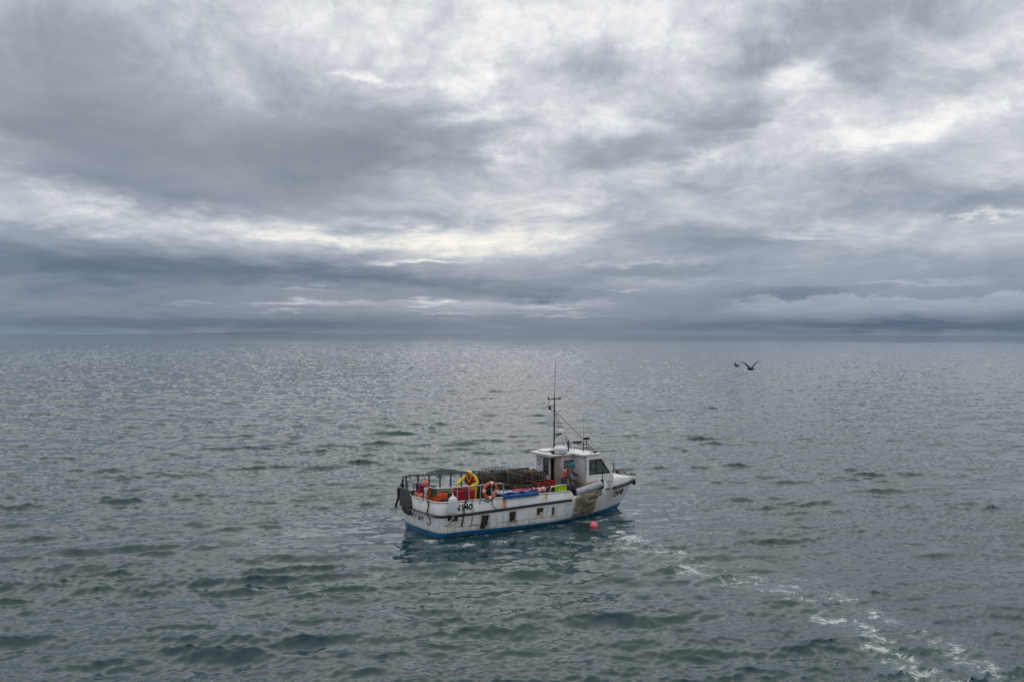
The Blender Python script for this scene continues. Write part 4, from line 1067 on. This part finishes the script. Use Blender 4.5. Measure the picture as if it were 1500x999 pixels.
# dark fish box with rope clutter
fb = empty('fish_box', 'dark open fish box just inside the starboard quarter', 'box')
f = MB(); f.box((0, 0, .02), (.8, .5, .04))
for (cx, cy, sx_, sy_) in ((0, -.24, .8, .03), (0, .24, .8, .03), (-.39, 0, .03, .5), (.39, 0, .03, .5)): f.box((cx, cy, .22), (sx_, sy_, .42))
f.build('box_body', FISHB, fb, bevel=.01); MB().tube([(-.4, -.25, .44), (.4, -.25, .44), (.4, .25, .44), (-.4, .25, .44)], .022, 6, closed=True).build('rim', mat('tan_box_rim', (.25, .17, .10), .6, var=.2), fb)
on_boat(fb, .62, -.62, 1.22, R(3))
stand = empty('low_bench', 'low dark bench under the fish box and baskets at the stern', 'bench')
q = MB(); q.box((0, 0, .36), (.9, 2.4, .06)); q.build('bench_top', FISHB, stand)
for sx_ in (-.38, .38):
    for sy_ in (-1.1, 1.1): MB().box((sx_, sy_, .165), (.06, .06, .33)).build('leg', FISHB, stand)
on_boat(stand, .60, -.2, .805)

# red tub
tb = empty('fish_tub', 'deep red fish tub standing behind the starboard guard rail', 'tub')
tm = MB()
def trough(mb_, L, Wd, H_, th, flare=.0):
    o_ = [(-L / 2, -Wd / 2), (L / 2, -Wd / 2), (L / 2, Wd / 2), (-L / 2, Wd / 2)]; k = 1 - flare
    vs = [(x_ * k, y_ * k, 0) for x_, y_ in o_] + [(x_, y_, H_) for x_, y_ in o_]
    i1 = 1 - 2 * th / L; i2 = 1 - 2 * th / Wd
    vs += [(x_ * i1, y_ * i2, H_) for x_, y_ in o_] + [(x_ * k * i1, y_ * k * i2, th) for x_, y_ in o_]
    fs = [(3, 2, 1, 0)] + [(i, (i + 1) % 4, 4 + (i + 1) % 4, 4 + i) for i in range(4)] + [(4 + i, 4 + (i + 1) % 4, 8 + (i + 1) % 4, 8 + i) for i in range(4)] + [(8 + i, 8 + (i + 1) % 4, 12 + (i + 1) % 4, 12 + i) for i in range(4)] + [(12, 13, 14, 15)]
    mb_.add(vs, fs)
trough(tm, .78, .62, .92, .04, .06); tm.build('tub_body', RED, tb, smooth=False, bevel=.02)
MB().tube([(-.39, -.31, .92), (.39, -.31, .92), (.39, .31, .92), (-.39, .31, .92)], .028, 8, closed=True).build('rim', RED, tb)
on_boat(tb, 1.42, -.92, .81, R(0))
# blue things on the rim: gloves
gv = MB(); gv.ball((0, 0, 0), .09, 8, (1.5, .8, .5)); gv.ball((.1, .05, -.01), .06, 8, (1, 1.4, .5)); gv.tube([(-.1, 0, 0), (-.2, .02, -.03)], .03, 6); gv = gv.build('rag', mat('blue_rag', (.03, .06, .20), .8, var=.3)); tag(gv, 'crumpled dark blue rag lying on the rim of the red tub', 'rag'); on_boat(gv, 1.35, -.66, 1.80)

# red tray on its stand
ty = empty('fish_tray', 'shallow red fish tray with white rim on a stand near the wheelhouse', 'tray')
tm = MB(); trough(tm, 1.0, .90, .26, .03, .04); tr_ = tm.build('tray_body', RED, ty, smooth=False, bevel=.01)
MB().tube([(-.53, -.48, .03), (.53, -.48, .03), (.53, .48, .03), (-.53, .48, .03)], .032, 8, closed=True).build('rim', WHITE, ty)
for sx_ in (-.4, .4):
    for sy_ in (-.35, .35): MB().box((sx_, sy_, -.32), (.06, .06, .62)).build('leg', RUST, ty)
MB().box((0, 0, -.45), (.7, .6, .34)).build('stand_box', mat('brown_stand', (.12, .07, .04), .7, var=.4, vscale=5), ty, bevel=.01)
on_boat(ty, 5.62, -.30, 1.44, R(0))

# white hooked rail
hk = MB(); hk.tube([(0, 0, 0), (0, 0, .16), (.03, 0, .22), (.10, 0, .26), (.62, 0, .30), (.85, 0, .30)], .022, 7); hk = hk.build('hook_rail', STEEL, boat); hk.location = (5.22, -1.66, 1.37)

# blue shooting board with blue sheeting and ropes
bb = MB(); bb.box((3.66, -1.81, 1.435), (1.70, .05, .12)); bb.box((3.66, -1.40, 1.485), (1.70, .80, .03)); bb.box((3.66, -1.02, 1.15), (1.66, .04, .64))
bb.build('side_board', BLUE, boat, bevel=.008)
for k, (m_, cnt, rad) in enumerate(((ROPEBL, 9, .26), (ROPEW, 5, .30), (ROPER, 4, .16))):
    mm = MB(); rg = random.Random(20 + k)
    for i in range(cnt):
        u0 = rg.uniform(3.0, 4.3) if k < 2 else rg.uniform(3.75, 4.35)
        pts = []
        for s_ in range(12): pts.append((u0 + .6 * math.sin(s_ * .55 + i) * rg.uniform(.5, 1) * (rad / .3), -1.38 + .30 * math.cos(s_ * .7 + i * 2) * rg.uniform(.6, 1), 1.525 + .05 * rg.random() + .015 * k))
        mm.tube(pts, .022 if k == 0 else .017, 5)
    o = mm.build('rope_heap', m_); o.matrix_world = BM
    tag(o, ['blue rope strewn over the blue side board', 'white rope looped over the blue side board', 'red rope lying at the forward end of the blue side board'][k], 'rope')
bs = MB(); rg = random.Random(5); nx, ny = 16, 8
vs = [(2.85 + 1.55 * i / nx, -1.72 + .66 * jj / ny, 1.512 + .03 * rg.random() + .03 * math.sin(i * .8) * math.cos(jj * .9)) for i in range(nx + 1) for jj in range(ny + 1)]
bs.add(vs, [(i * (ny + 1) + jj, i * (ny + 1) + jj + 1, (i + 1) * (ny + 1) + jj + 1, (i + 1) * (ny + 1) + jj) for i in range(nx) for jj in range(ny)])
bs = bs.build('tarpaulin', mat('blue_tarpaulin', (.012, .05, .26), .5, var=.4, vscale=5)); s2 = bs.modifiers.new('t', 'SOLIDIFY'); s2.thickness = .006; bs.matrix_world = BM
tag(bs, 'creased blue tarpaulin covering the side board', 'tarpaulin')

# ---------------- creels
def make_pot():
    p = empty('lobster_pot', 'x', 'lobster pot', 'lobster pots stacked amidships')
    L, Wd, H_ = .66, .46, .40
    def ar(x_, k=1.0, n_=10): return [(x_, -Wd / 2 * k, 0), (x_, -Wd / 2 * k, H_ * .35)] + [(x_, -Wd / 2 * k * math.cos(math.pi * i / n_), H_ * .35 + (H_ * .65) * k * math.sin(math.pi * i / n_)) for i in range(1, n_)] + [(x_, Wd / 2 * k, H_ * .35), (x_, Wd / 2 * k, 0)]
    f = MB()
    for x_ in (-L / 2, 0, L / 2): f.tube(ar(x_), .016, 6)
    for y_ in (-Wd / 2, Wd / 2): f.tube([(-L / 2, y_, .01), (L / 2, y_, .01)], .018, 6); f.tube([(-L / 2, y_, H_ * .35), (L / 2, y_, H_ * .35)], .014, 6)
    f.tube([(-L / 2, 0, H_), (L / 2, 0, H_)], .014, 6)
    for k in range(5): f.box((-L / 2 + L * k / 4, 0, .0), (.05, Wd, .02))
    f.build('pot_frame', POTF, p)
    n_ = MB()
    for k in range(12):
        x_ = -L / 2 + L * (k + .5) / 12; n_.tube(ar(x_, .97, 8), .0075, 3)
    A_ = ar(0, .97, 12)
    for q in A_[1:-1]: n_.tube([(-L / 2, q[1], q[2]), (L / 2, q[1], q[2])], .0075, 3)
    for x_ in (-L / 2, L / 2):
        for k in range(1, 8):
            y_ = -Wd / 2 + Wd * k / 8; h_ = H_ * .35 + H_ * .62 * math.sqrt(max(0, 1 - (2 * y_ / Wd) ** 2)); n_.tube([(x_, y_, 0), (x_, y_, h_)], .007, 3)
        for k in range(1, 6): n_.tube([(x_, -Wd / 2 * .95, H_ * k / 7), (x_, Wd / 2 * .95, H_ * k / 7)], .007, 3)
    n_.build('netting', NET, p, smooth=False)
    w_ = MB(); rg = random.Random(2)
    for x_ in (-L / 2, L / 2):
        w_.tube(ar(x_, 1.03, 8), .028, 6)
    for y_ in (-Wd / 2, Wd / 2): w_.tube([(-L / 2 + L * i / 6, y_ + .01 * rg.random(), .03 + .02 * rg.random()) for i in range(7)], .034, 6)
    for k in range(9): w_.tube([(rg.uniform(-.26, .26), rg.uniform(-.18, .18), .04 + .06 * i_ + .02 * rg.random()) if i_ % 2 else (rg.uniform(-.28, .28), rg.uniform(-.18, .18), .05 + .05 * i_) for i_ in range(5)], .024, 5)
    w_.build('rope_binding', POTW, p)
    return p
proto = make_pot()
first = True
ords = ['aftmost', 'second', 'third', 'fourth', 'foremost']
rowdef = [(-.66, 2, 'starboard row'), (-.14, 3, 'second row'), (.38, 3, 'third row'), (.90, 3, 'port row')]
layn = {0: 'bottom layer', 1: 'second layer', 2: 'top layer'}
for (v0, nl, rn) in rowdef:
    for ly in range(nl):
        for k in range(5):
            o = proto if first else copy_tree(proto); first = False
            ordw = ords[k] if k in (0, 4) else ords[k] + ' from aft'
            o['label'] = 'brown netted creel, %s, %s, %s of the stack' % (ordw, layn[ly], rn)
            rz = R(random.uniform(-10, 10)); tl = Matrix.Rotation(R(random.uniform(-9, 9)), 4, 'X') @ Matrix.Rotation(R(random.uniform(-6, 6)), 4, 'Y')
            on_boat(o, 2.98 + .63 * k * (1 if v0 > -.5 else .93) + random.uniform(-.05, .05) + (.14 if ly == 1 else 0) * (1 if k < 4 else .3), v0 + random.uniform(-.05, .05), .83 + .405 * ly + random.uniform(0, .02), rz, tl)
coil('rope_coil', 'rusty orange rope coil on top of the forward end of the pot stack', 'rope', 14, .19, .22, ROPEO, 31, 5.45, .35, 1.90, .02)
coil('rope_coil', 'dark rope hank slumped over the middle of the pot stack', 'rope', 9, .22, .12, ROPEB, 33, 3.9, .0, 2.06, .02)
coil('rope_coil', 'pale grey rope hank lying on the lower pots behind the blue board', 'rope', 7, .18, .10, POTW, 36, 3.6, -.62, 1.68, .02)

# ------------------------------------------------------------------ people
def skin_mesh(name, V, E, m, parent, root=0, sub=2):
    """V: name -> (position, radius); grown into one continuous surface"""
    keys = list(V); me = bpy.data.meshes.new(name)
    me.from_pydata([V[k][0] for k in keys], [(keys.index(a), keys.index(b)) for a, b in E], [])
    o = bpy.data.objects.new(name, me); C.objects.link(o)
    sm = o.modifiers.new('skin', 'SKIN'); sm.use_smooth_shade = True
    if not me.skin_vertices:
        bm = bmesh.new(); bm.from_mesh(me); bm.verts.layers.skin.verify(); bm.to_mesh(me); bm.free()
    sk = me.skin_vertices[0].data
    for i, k in enumerate(keys):
        r_ = V[k][1]; sk[i].radius = r_ if hasattr(r_, '__len__') else (r_, r_); sk[i].use_root = (i == root)
    ss = o.modifiers.new('sub', 'SUBSURF'); ss.levels = sub; ss.render_levels = sub
    dg = bpy.context.evaluated_depsgraph_get(); dg.update()
    nm = bpy.data.meshes.new_from_object(o.evaluated_get(dg))
    bpy.data.objects.remove(o)
    nm.materials.clear(); nm.materials.append(m)
    for p in nm.polygons: p.use_smooth = True
    o = bpy.data.objects.new(name, nm); C.objects.link(o); o.parent = parent
    return o

def hand(V, E, wrist, tip_dir, side_dir, pre, curl=Vector((0, 0, -1))):
    """palm, thumb from its side and four unequal bent fingers, grown from the wrist"""
    w0 = Vector(V[wrist][0]); d = Vector(tip_dir).normalized(); s_ = Vector(side_dir).normalized()
    V[pre + 'palm'] = (w0 + d * .07, (.036, .022)); E.append((wrist, pre + 'palm'))
    for i, (off, ln) in enumerate(((.030, .070), (.010, .080), (-.010, .075), (-.029, .058))):
        a = w0 + d * .095 + s_ * off; b = a + d * ln * .5 + curl * .012; c = b + (d * .6 + curl * .8).normalized() * ln * .5
        V[pre + 'f%da' % i] = (a, .010); V[pre + 'f%db' % i] = (b, .009); V[pre + 'f%dc' % i] = (c, .0075)
        E.append((pre + 'palm', pre + 'f%da' % i)); E.append((pre + 'f%da' % i, pre + 'f%db' % i)); E.append((pre + 'f%db' % i, pre + 'f%dc' % i))
    a = w0 + d * .04 + s_ * .035; b = a + (d * .6 + s_ * .7).normalized() * .04; c = b + (d * .9 + curl * .4).normalized() * .03
    V[pre + 't0'] = (a, .011); V[pre + 't1'] = (b, .010); V[pre + 't2'] = (c, .008)
    E.append((pre + 'palm', pre + 't0')); E.append((pre + 't0', pre + 't1')); E.append((pre + 't1', pre + 't2'))

def person(label, J, cloth):
    p = empty('person', label, 'person')
    V = {'pelvis': (J['pelvis'], (.15, .11)), 'waist': (Vector(J['pelvis']).lerp(Vector(J['chest']), .5), (.135, .10)), 'chest': (J['chest'], (.165, .115)), 'neck': (J['neck'], .055),
         'jaw': (Vector(J['neck']).lerp(Vector(J['head']), .55), (.062, .068)), 'head': (J['head'], (.080, .092)), 'crown': (Vector(J['head']) + (Vector(J['head']) - Vector(J['neck'])).normalized() * .085, (.06, .068))}
    E = [('pelvis', 'waist'), ('waist', 'chest'), ('chest', 'neck'), ('neck', 'jaw'), ('jaw', 'head'), ('head', 'crown')]
    fw = Vector(J['face']).normalized()
    V['nose'] = (Vector(J['head']) + fw * .102 - Vector((0, 0, .012)), .011); E.append(('head', 'nose'))
    for s_, sg_ in (('l', 1), ('r', -1)):
        V['sh' + s_] = (J['sh' + s_], .068); V['el' + s_] = (J['el' + s_], .046); V['wr' + s_] = (J['wr' + s_], .032)
        E += [('chest', 'sh' + s_), ('sh' + s_, 'el' + s_), ('el' + s_, 'wr' + s_)]
        V['hip' + s_] = (J['hip' + s_], .098); V['kn' + s_] = (J['kn' + s_], .064); V['an' + s_] = (J['an' + s_], .045); V['ft' + s_] = (J['ft' + s_], (.045, .038))
        E += [('pelvis', 'hip' + s_), ('hip' + s_, 'kn' + s_), ('kn' + s_, 'an' + s_), ('an' + s_, 'ft' + s_)]
        d = Vector(J['wr' + s_]) - Vector(J['el' + s_]); hand(V, E, 'wr' + s_, d, Vector((-sg_, 0, .2)), 'h' + s_)
    skin_mesh('body', V, E, SKIN, p)
    e = MB()
    rt = fw.cross(Vector((0, 0, 1))).normalized()
    for q in (-1, 1): e.ball(Vector(J['head']) + fw * .088 + rt * .032 * q + Vector((0, 0, .012)), .012, 6)
    e.build('eyes', BLACK, p)
    mth = MB(); mth.tube([Vector(J['head']) + fw * .090 + rt * .022 * q - Vector((0, 0, .05)) for q in (-1, 0, 1)], .006, 5); mth.build('mouth', mat('lips', (.35, .12, .1), .5), p)
    # clothing, each grown a little larger than the body
    def grow(keys, ed, extra, nm, m, root=0):
        VV = {}
        for k in keys:
            r_ = V[k][1]; ex = extra.get(k, extra['*']) if isinstance(extra, dict) else extra
            VV[k] = (V[k][0], tuple(q + ex for q in r_) if hasattr(r_, '__len__') else r_ + ex)
        return skin_mesh(nm, VV, ed, m, p, root)
    cloth(p, V, grow)
    return p

def vest(p, m, z0, z1, xm):
    src = [c for c in p.children if c.name.startswith('oilskin_jacket')][0]
    bm = bmesh.new(); bm.from_mesh(src.data); bmesh.ops.subdivide_edges(bm, edges=bm.edges[:], cuts=1, use_grid_fill=True)
    bm.normal_update()
    bad = [f for f in bm.faces if not (z0 < f.calc_center_median().z < z1 and abs(f.calc_center_median().x) < xm and f.calc_center_median().y > -.32)]
    bmesh.ops.delete(bm, geom=bad, context='FACES'); bm.normal_update()
    for v in bm.verts: v.co += v.normal * .022
    me = bpy.data.meshes.new('work_vest'); bm.to_mesh(me); bm.free()
    for f in me.polygons: f.use_smooth = True
    me.materials.append(m); o = bpy.data.objects.new('work_vest', me); C.objects.link(o); o.parent = p
    k = o.modifiers.new('thickness', 'SOLIDIFY'); k.thickness = .018
    return o
# --- crew member in yellow oilskins at the tub, leaning forward (local: forward is -y)
J = dict(pelvis=(0, .06, .93), chest=(0, -.10, 1.24), neck=(0, -.22, 1.41), head=(0, -.31, 1.50), face=(-.25, -1, -.55),
         shl=(.19, -.14, 1.36), shr=(-.19, -.14, 1.36), ell=(.34, -.16, 1.12), elr=(-.36, -.30, 1.20), wrl=(.13, -.40, 1.02), wrr=(-.44, -.52, 1.06),
         hipl=(.10, .06, .88), hipr=(-.10, .06, .88), knl=(.13, -.05, .50), knr=(-.13, -.04, .50), anl=(.13, .05, .10), anr=(-.13, .02, .10), ftl=(.15, -.12, .045), ftr=(-.16, -.14, .045))
def cl1(p, V, grow):
    ks = ['waist', 'chest', 'neck', 'shl', 'ell', 'wrl', 'shr', 'elr', 'wrr', 'pelvis']
    grow(ks, [('waist', 'pelvis'), ('waist', 'chest'), ('chest', 'neck'), ('chest', 'shl'), ('shl', 'ell'), ('ell', 'wrl'), ('chest', 'shr'), ('shr', 'elr'), ('elr', 'wrr')], .028, 'oilskin_jacket', YELLOW)
    grow(['pelvis', 'hipl', 'knl', 'anl', 'hipr', 'knr', 'anr'], [('pelvis', 'hipl'), ('hipl', 'knl'), ('knl', 'anl'), ('pelvis', 'hipr'), ('hipr', 'knr'), ('knr', 'anr')], .032, 'oilskin_trousers', YELLOW)
    grow(['anl', 'ftl'], [('anl', 'ftl')], .022, 'boot', mat('orange_boots', (.5, .12, .04), .5)); grow(['anr', 'ftr'], [('anr', 'ftr')], .022, 'boot', mat('orange_boots', (.5, .12, .04), .5))
    # hood open at the face: a shell round the back and top of the head
    hd = Vector(V['head'][0]); fw = Vector((-.25, -1, -.45)).normalized(); rt = fw.cross(Vector((0, 0, 1))).normalized(); up = rt.cross(fw)
    h = MB(); rows = []
    for i in range(10):
        th_ = math.pi * (.30 + .70 * i / 9); row = []
        for k in range(19):
            a = 2 * math.pi * k / 18; r_ = .135 * math.sin(th_) + .001
            row.append(hd + Vector((0, 0, .01)) + fw * (.14 * math.cos(th_)) + rt * r_ * math.cos(a) + up * r_ * 1.12 * math.sin(a))
        rows.append(row)
    loft(rows, h); hh = h.build('hood', YELLOW, p); s_ = hh.modifiers.new('t', 'SOLIDIFY'); s_.thickness = .012
    vs_ = {'a': ((0, .0, 1.10), (.158, .118)), 'b': ((0, -.07, 1.22), (.185, .135)), 'c': ((0, -.13, 1.31), (.172, .12))}
    vest(p, REDV, 1.04, 1.40, .185)
    hs = MB(); hs.tube([(-.12, -.29, 1.40), (-.06, -.315, 1.28), (0, -.29, 1.15)], .014, 6); hs.tube([(.12, -.29, 1.40), (.06, -.315, 1.28), (0, -.29, 1.15)], .014, 6); hs.build('harness', YELLOW, p)
    grow(['hlpalm', 'hlf0a', 'hlf0b', 'hlf1a', 'hlf1b', 'hlf2a', 'hlf2b', 'hlf3a', 'hlf3b', 'hlt0', 'hlt1', 'wrl'], [('wrl', 'hlpalm'), ('hlpalm', 'hlf0a'), ('hlf0a', 'hlf0b'), ('hlpalm', 'hlf1a'), ('hlf1a', 'hlf1b'), ('hlpalm', 'hlf2a'), ('hlf2a', 'hlf2b'), ('hlpalm', 'hlf3a'), ('hlf3a', 'hlf3b'), ('hlpalm', 'hlt0'), ('hlt0', 'hlt1')], .006, 'glove', mat('yellow_gloves', (.5, .38, .05), .6))
    grow([k.replace('hl', 'hr') for k in ['hlpalm', 'hlf0a', 'hlf0b', 'hlf1a', 'hlf1b', 'hlf2a', 'hlf2b', 'hlf3a', 'hlf3b', 'hlt0', 'hlt1']] + ['wrr'], [('wrr', 'hrpalm'), ('hrpalm', 'hrf0a'), ('hrf0a', 'hrf0b'), ('hrpalm', 'hrf1a'), ('hrf1a', 'hrf1b'), ('hrpalm', 'hrf2a'), ('hrf2a', 'hrf2b'), ('hrpalm', 'hrf3a'), ('hrf3a', 'hrf3b'), ('hrpalm', 'hrt0'), ('hrt0', 'hrt1')], .006, 'glove', mat('yellow_gloves', (.5, .38, .05), .6))
p1 = person('person in yellow hooded oilskins and red vest leaning over the red tub at the stern', J, cl1)
on_boat(p1, 2.18, -.32, .80, R(-53))
# --- crew member at the hauler, teal hat and orange-red vest, seen from behind
J = dict(pelvis=(0, .10, .92), chest=(.0, -.10, 1.24), neck=(.0, -.22, 1.40), head=(.0, -.30, 1.50), face=(0, -1, -.5),
         shl=(.19, -.12, 1.34), shr=(-.19, -.12, 1.34), ell=(.30, -.34, 1.14), elr=(-.32, -.10, 1.06), wrl=(.18, -.58, 1.02), wrr=(-.34, -.22, .84),
         hipl=(.10, .10, .87), hipr=(-.10, .10, .87), knl=(.13, -.04, .50), knr=(-.14, .02, .49), anl=(.14, .02, .10), anr=(-.15, .12, .10), ftl=(.15, -.15, .045), ftr=(-.17, -.04, .045))
def cl2(p, V, grow):
    grow(['waist', 'chest', 'neck', 'shl', 'ell', 'wrl', 'shr', 'elr', 'wrr', 'pelvis'], [('waist', 'pelvis'), ('waist', 'chest'), ('chest', 'neck'), ('chest', 'shl'), ('shl', 'ell'), ('ell', 'wrl'), ('chest', 'shr'), ('shr', 'elr'), ('elr', 'wrr')], .024, 'oilskin_jacket', NAVY)
    grow(['waist', 'pelvis', 'hipl', 'knl', 'anl', 'hipr', 'knr', 'anr'], [('pelvis', 'waist'), ('pelvis', 'hipl'), ('hipl', 'knl'), ('knl', 'anl'), ('pelvis', 'hipr'), ('hipr', 'knr'), ('knr', 'anr')], .034, 'oilskin_trousers', NAVY, 1)
    grow(['anl', 'ftl'], [('anl', 'ftl')], .022, 'boot', mat('dark_boots', (.02, .02, .02), .5)); grow(['anr', 'ftr'], [('anr', 'ftr')], .022, 'boot', mat('dark_boots', (.02, .02, .02), .5))
    vest(p, ORV, 1.02, 1.40, .20)
    b = MB(); b.tube(arc((0, -.09, 1.235), .205, 0, 2 * math.pi, 24, (1.06, 0, 0), (0, .80, .42))[:-1], .026, 6, closed=True); b.build('reflective_band', REFL, p)
    hd = Vector(V['head'][0]); h = MB(); rows = []; fw = Vector((0, -1, -.5)).normalized(); up = Vector((0, -.45, .9)).normalized(); rt = fw.cross(up).normalized()
    for i in range(9):
        th_ = math.pi * .56 * (1 - i / 8) + .02; row = []
        for k in range(19):
            a = 2 * math.pi * k / 18; r_ = .122 * math.sin(th_)
            row.append(hd + up * (.02 + .135 * math.cos(th_)) + rt * r_ * math.cos(a) * .92 - fw * (.015 - r_ * math.sin(a)))
        rows.append(row)
    loft(rows, h); hh = h.build('hat', TEAL, p); s_ = hh.modifiers.new('t', 'SOLIDIFY'); s_.thickness = .014
    MB().tube(arc(hd - Vector((0, 0, .05)) - fw * .03, .085, 0, 2 * math.pi, 14, rt, (0, 1, .1))[:-1], .035, 8, closed=True).build('neck_warmer', TEAL, p)
p2 = person('person in teal hat, orange-red vest and dark oilskins bending at the hauler beside the wheelhouse', J, cl2)
on_boat(p2, 6.70, -.72, .80, R(60))

# ------------------------------------------------------------------ gulls
BROWN = mat('brown_plumage', (.030, .026, .022), .8, var=.3, vscale=8)
def wing(mb_, pts, ch):
    rows = []
    for (p, c) in zip(pts, ch):
        p = Vector(p); row = []
        for (a, t_) in ((-.45, 0), (-.2, .05), (.15, .06), (.4, .03), (.55, 0), (.3, -.01), (0, -.012), (-.3, -.015)): row.append(p + Vector((0, a * c, t_ * c + .003)))
        rows.append(row + [row[0]])
    loft(rows, mb_); mb_.add(rows[-1][:-1], [tuple(range(8))]); mb_.add(rows[0][:-1], [tuple(range(8))])
def gull(label, Wl, Wr, loc, rot, scale=1.0):
    g = empty('gull', label, 'gull', 'gulls gliding over the sea')
    b = MB(); b.lathe([(.004, -.36), (.02, -.33), (.045, -.22), (.075, -.08), (.085, .04), (.07, .16), (.048, .22), (.05, .26), (.046, .31), (.02, .345), (.005, .36)], (0, 0, 0), 14, (0, -1, .05))
    b.build('body', BROWN, g)
    t_ = MB(); t_.prism([(-.04, .22), (.04, .22), (.09, .42), (0, .44), (-.09, .42)], [], lambda a, c, t: Vector((a, c, -.012 + t)), .012); t_.build('tail', BROWN, g, smooth=False)
    bk = MB(); bk.lathe([(.018, 0), (.012, .04), (.003, .07)], (0, -.345, .015), 8, (0, -1, -.1)); bk.build('beak', mat('dark_beak', (.05, .04, .03), .5), g)
    for sg_, P in ((-1, Wl), (1, Wr)):
        m_ = MB(); wing(m_, P, [.22, .22, .20, .18, .13, .04]); m_.build('wing', BROWN, g)
    g.location = loc; g.rotation_euler = rot; g.scale = (scale,) * 3
    return g
d1_ = 52.0
def gl(px, py, d): return ((px - 750) / F * d, d, CAM_H - (py - 490.7) / F * d)
gull('dark gull with raised bent wings, the nearer and larger one low over the sea',
     [(-.05, 0, .02), (-.14, 0, .13), (-.25, 0, .24), (-.36, .0, .32), (-.52, .03, .37), (-.68, .08, .385)],
     [(.05, 0, .02), (.16, 0, .15), (.28, 0, .27), (.40, 0, .335), (.58, .02, .355), (.80, .05, .355)],
     gl(1100, 540, d1_), (R(4), R(3), R(-168)), 1.12)
gull('small faraway gull just left of the larger one',
     [(-.05, 0, .02), (-.15, 0, .12), (-.26, 0, .22), (-.38, .0, .30), (-.54, .03, .33), (-.70, .08, .31)],
     [(.05, 0, .02), (.15, 0, .12), (.26, 0, .22), (.38, 0, .29), (.54, .03, .30), (.70, .08, .28)],
     gl(1079, 536, 104.0), (R(0), R(-14), R(-140)), 1.0)
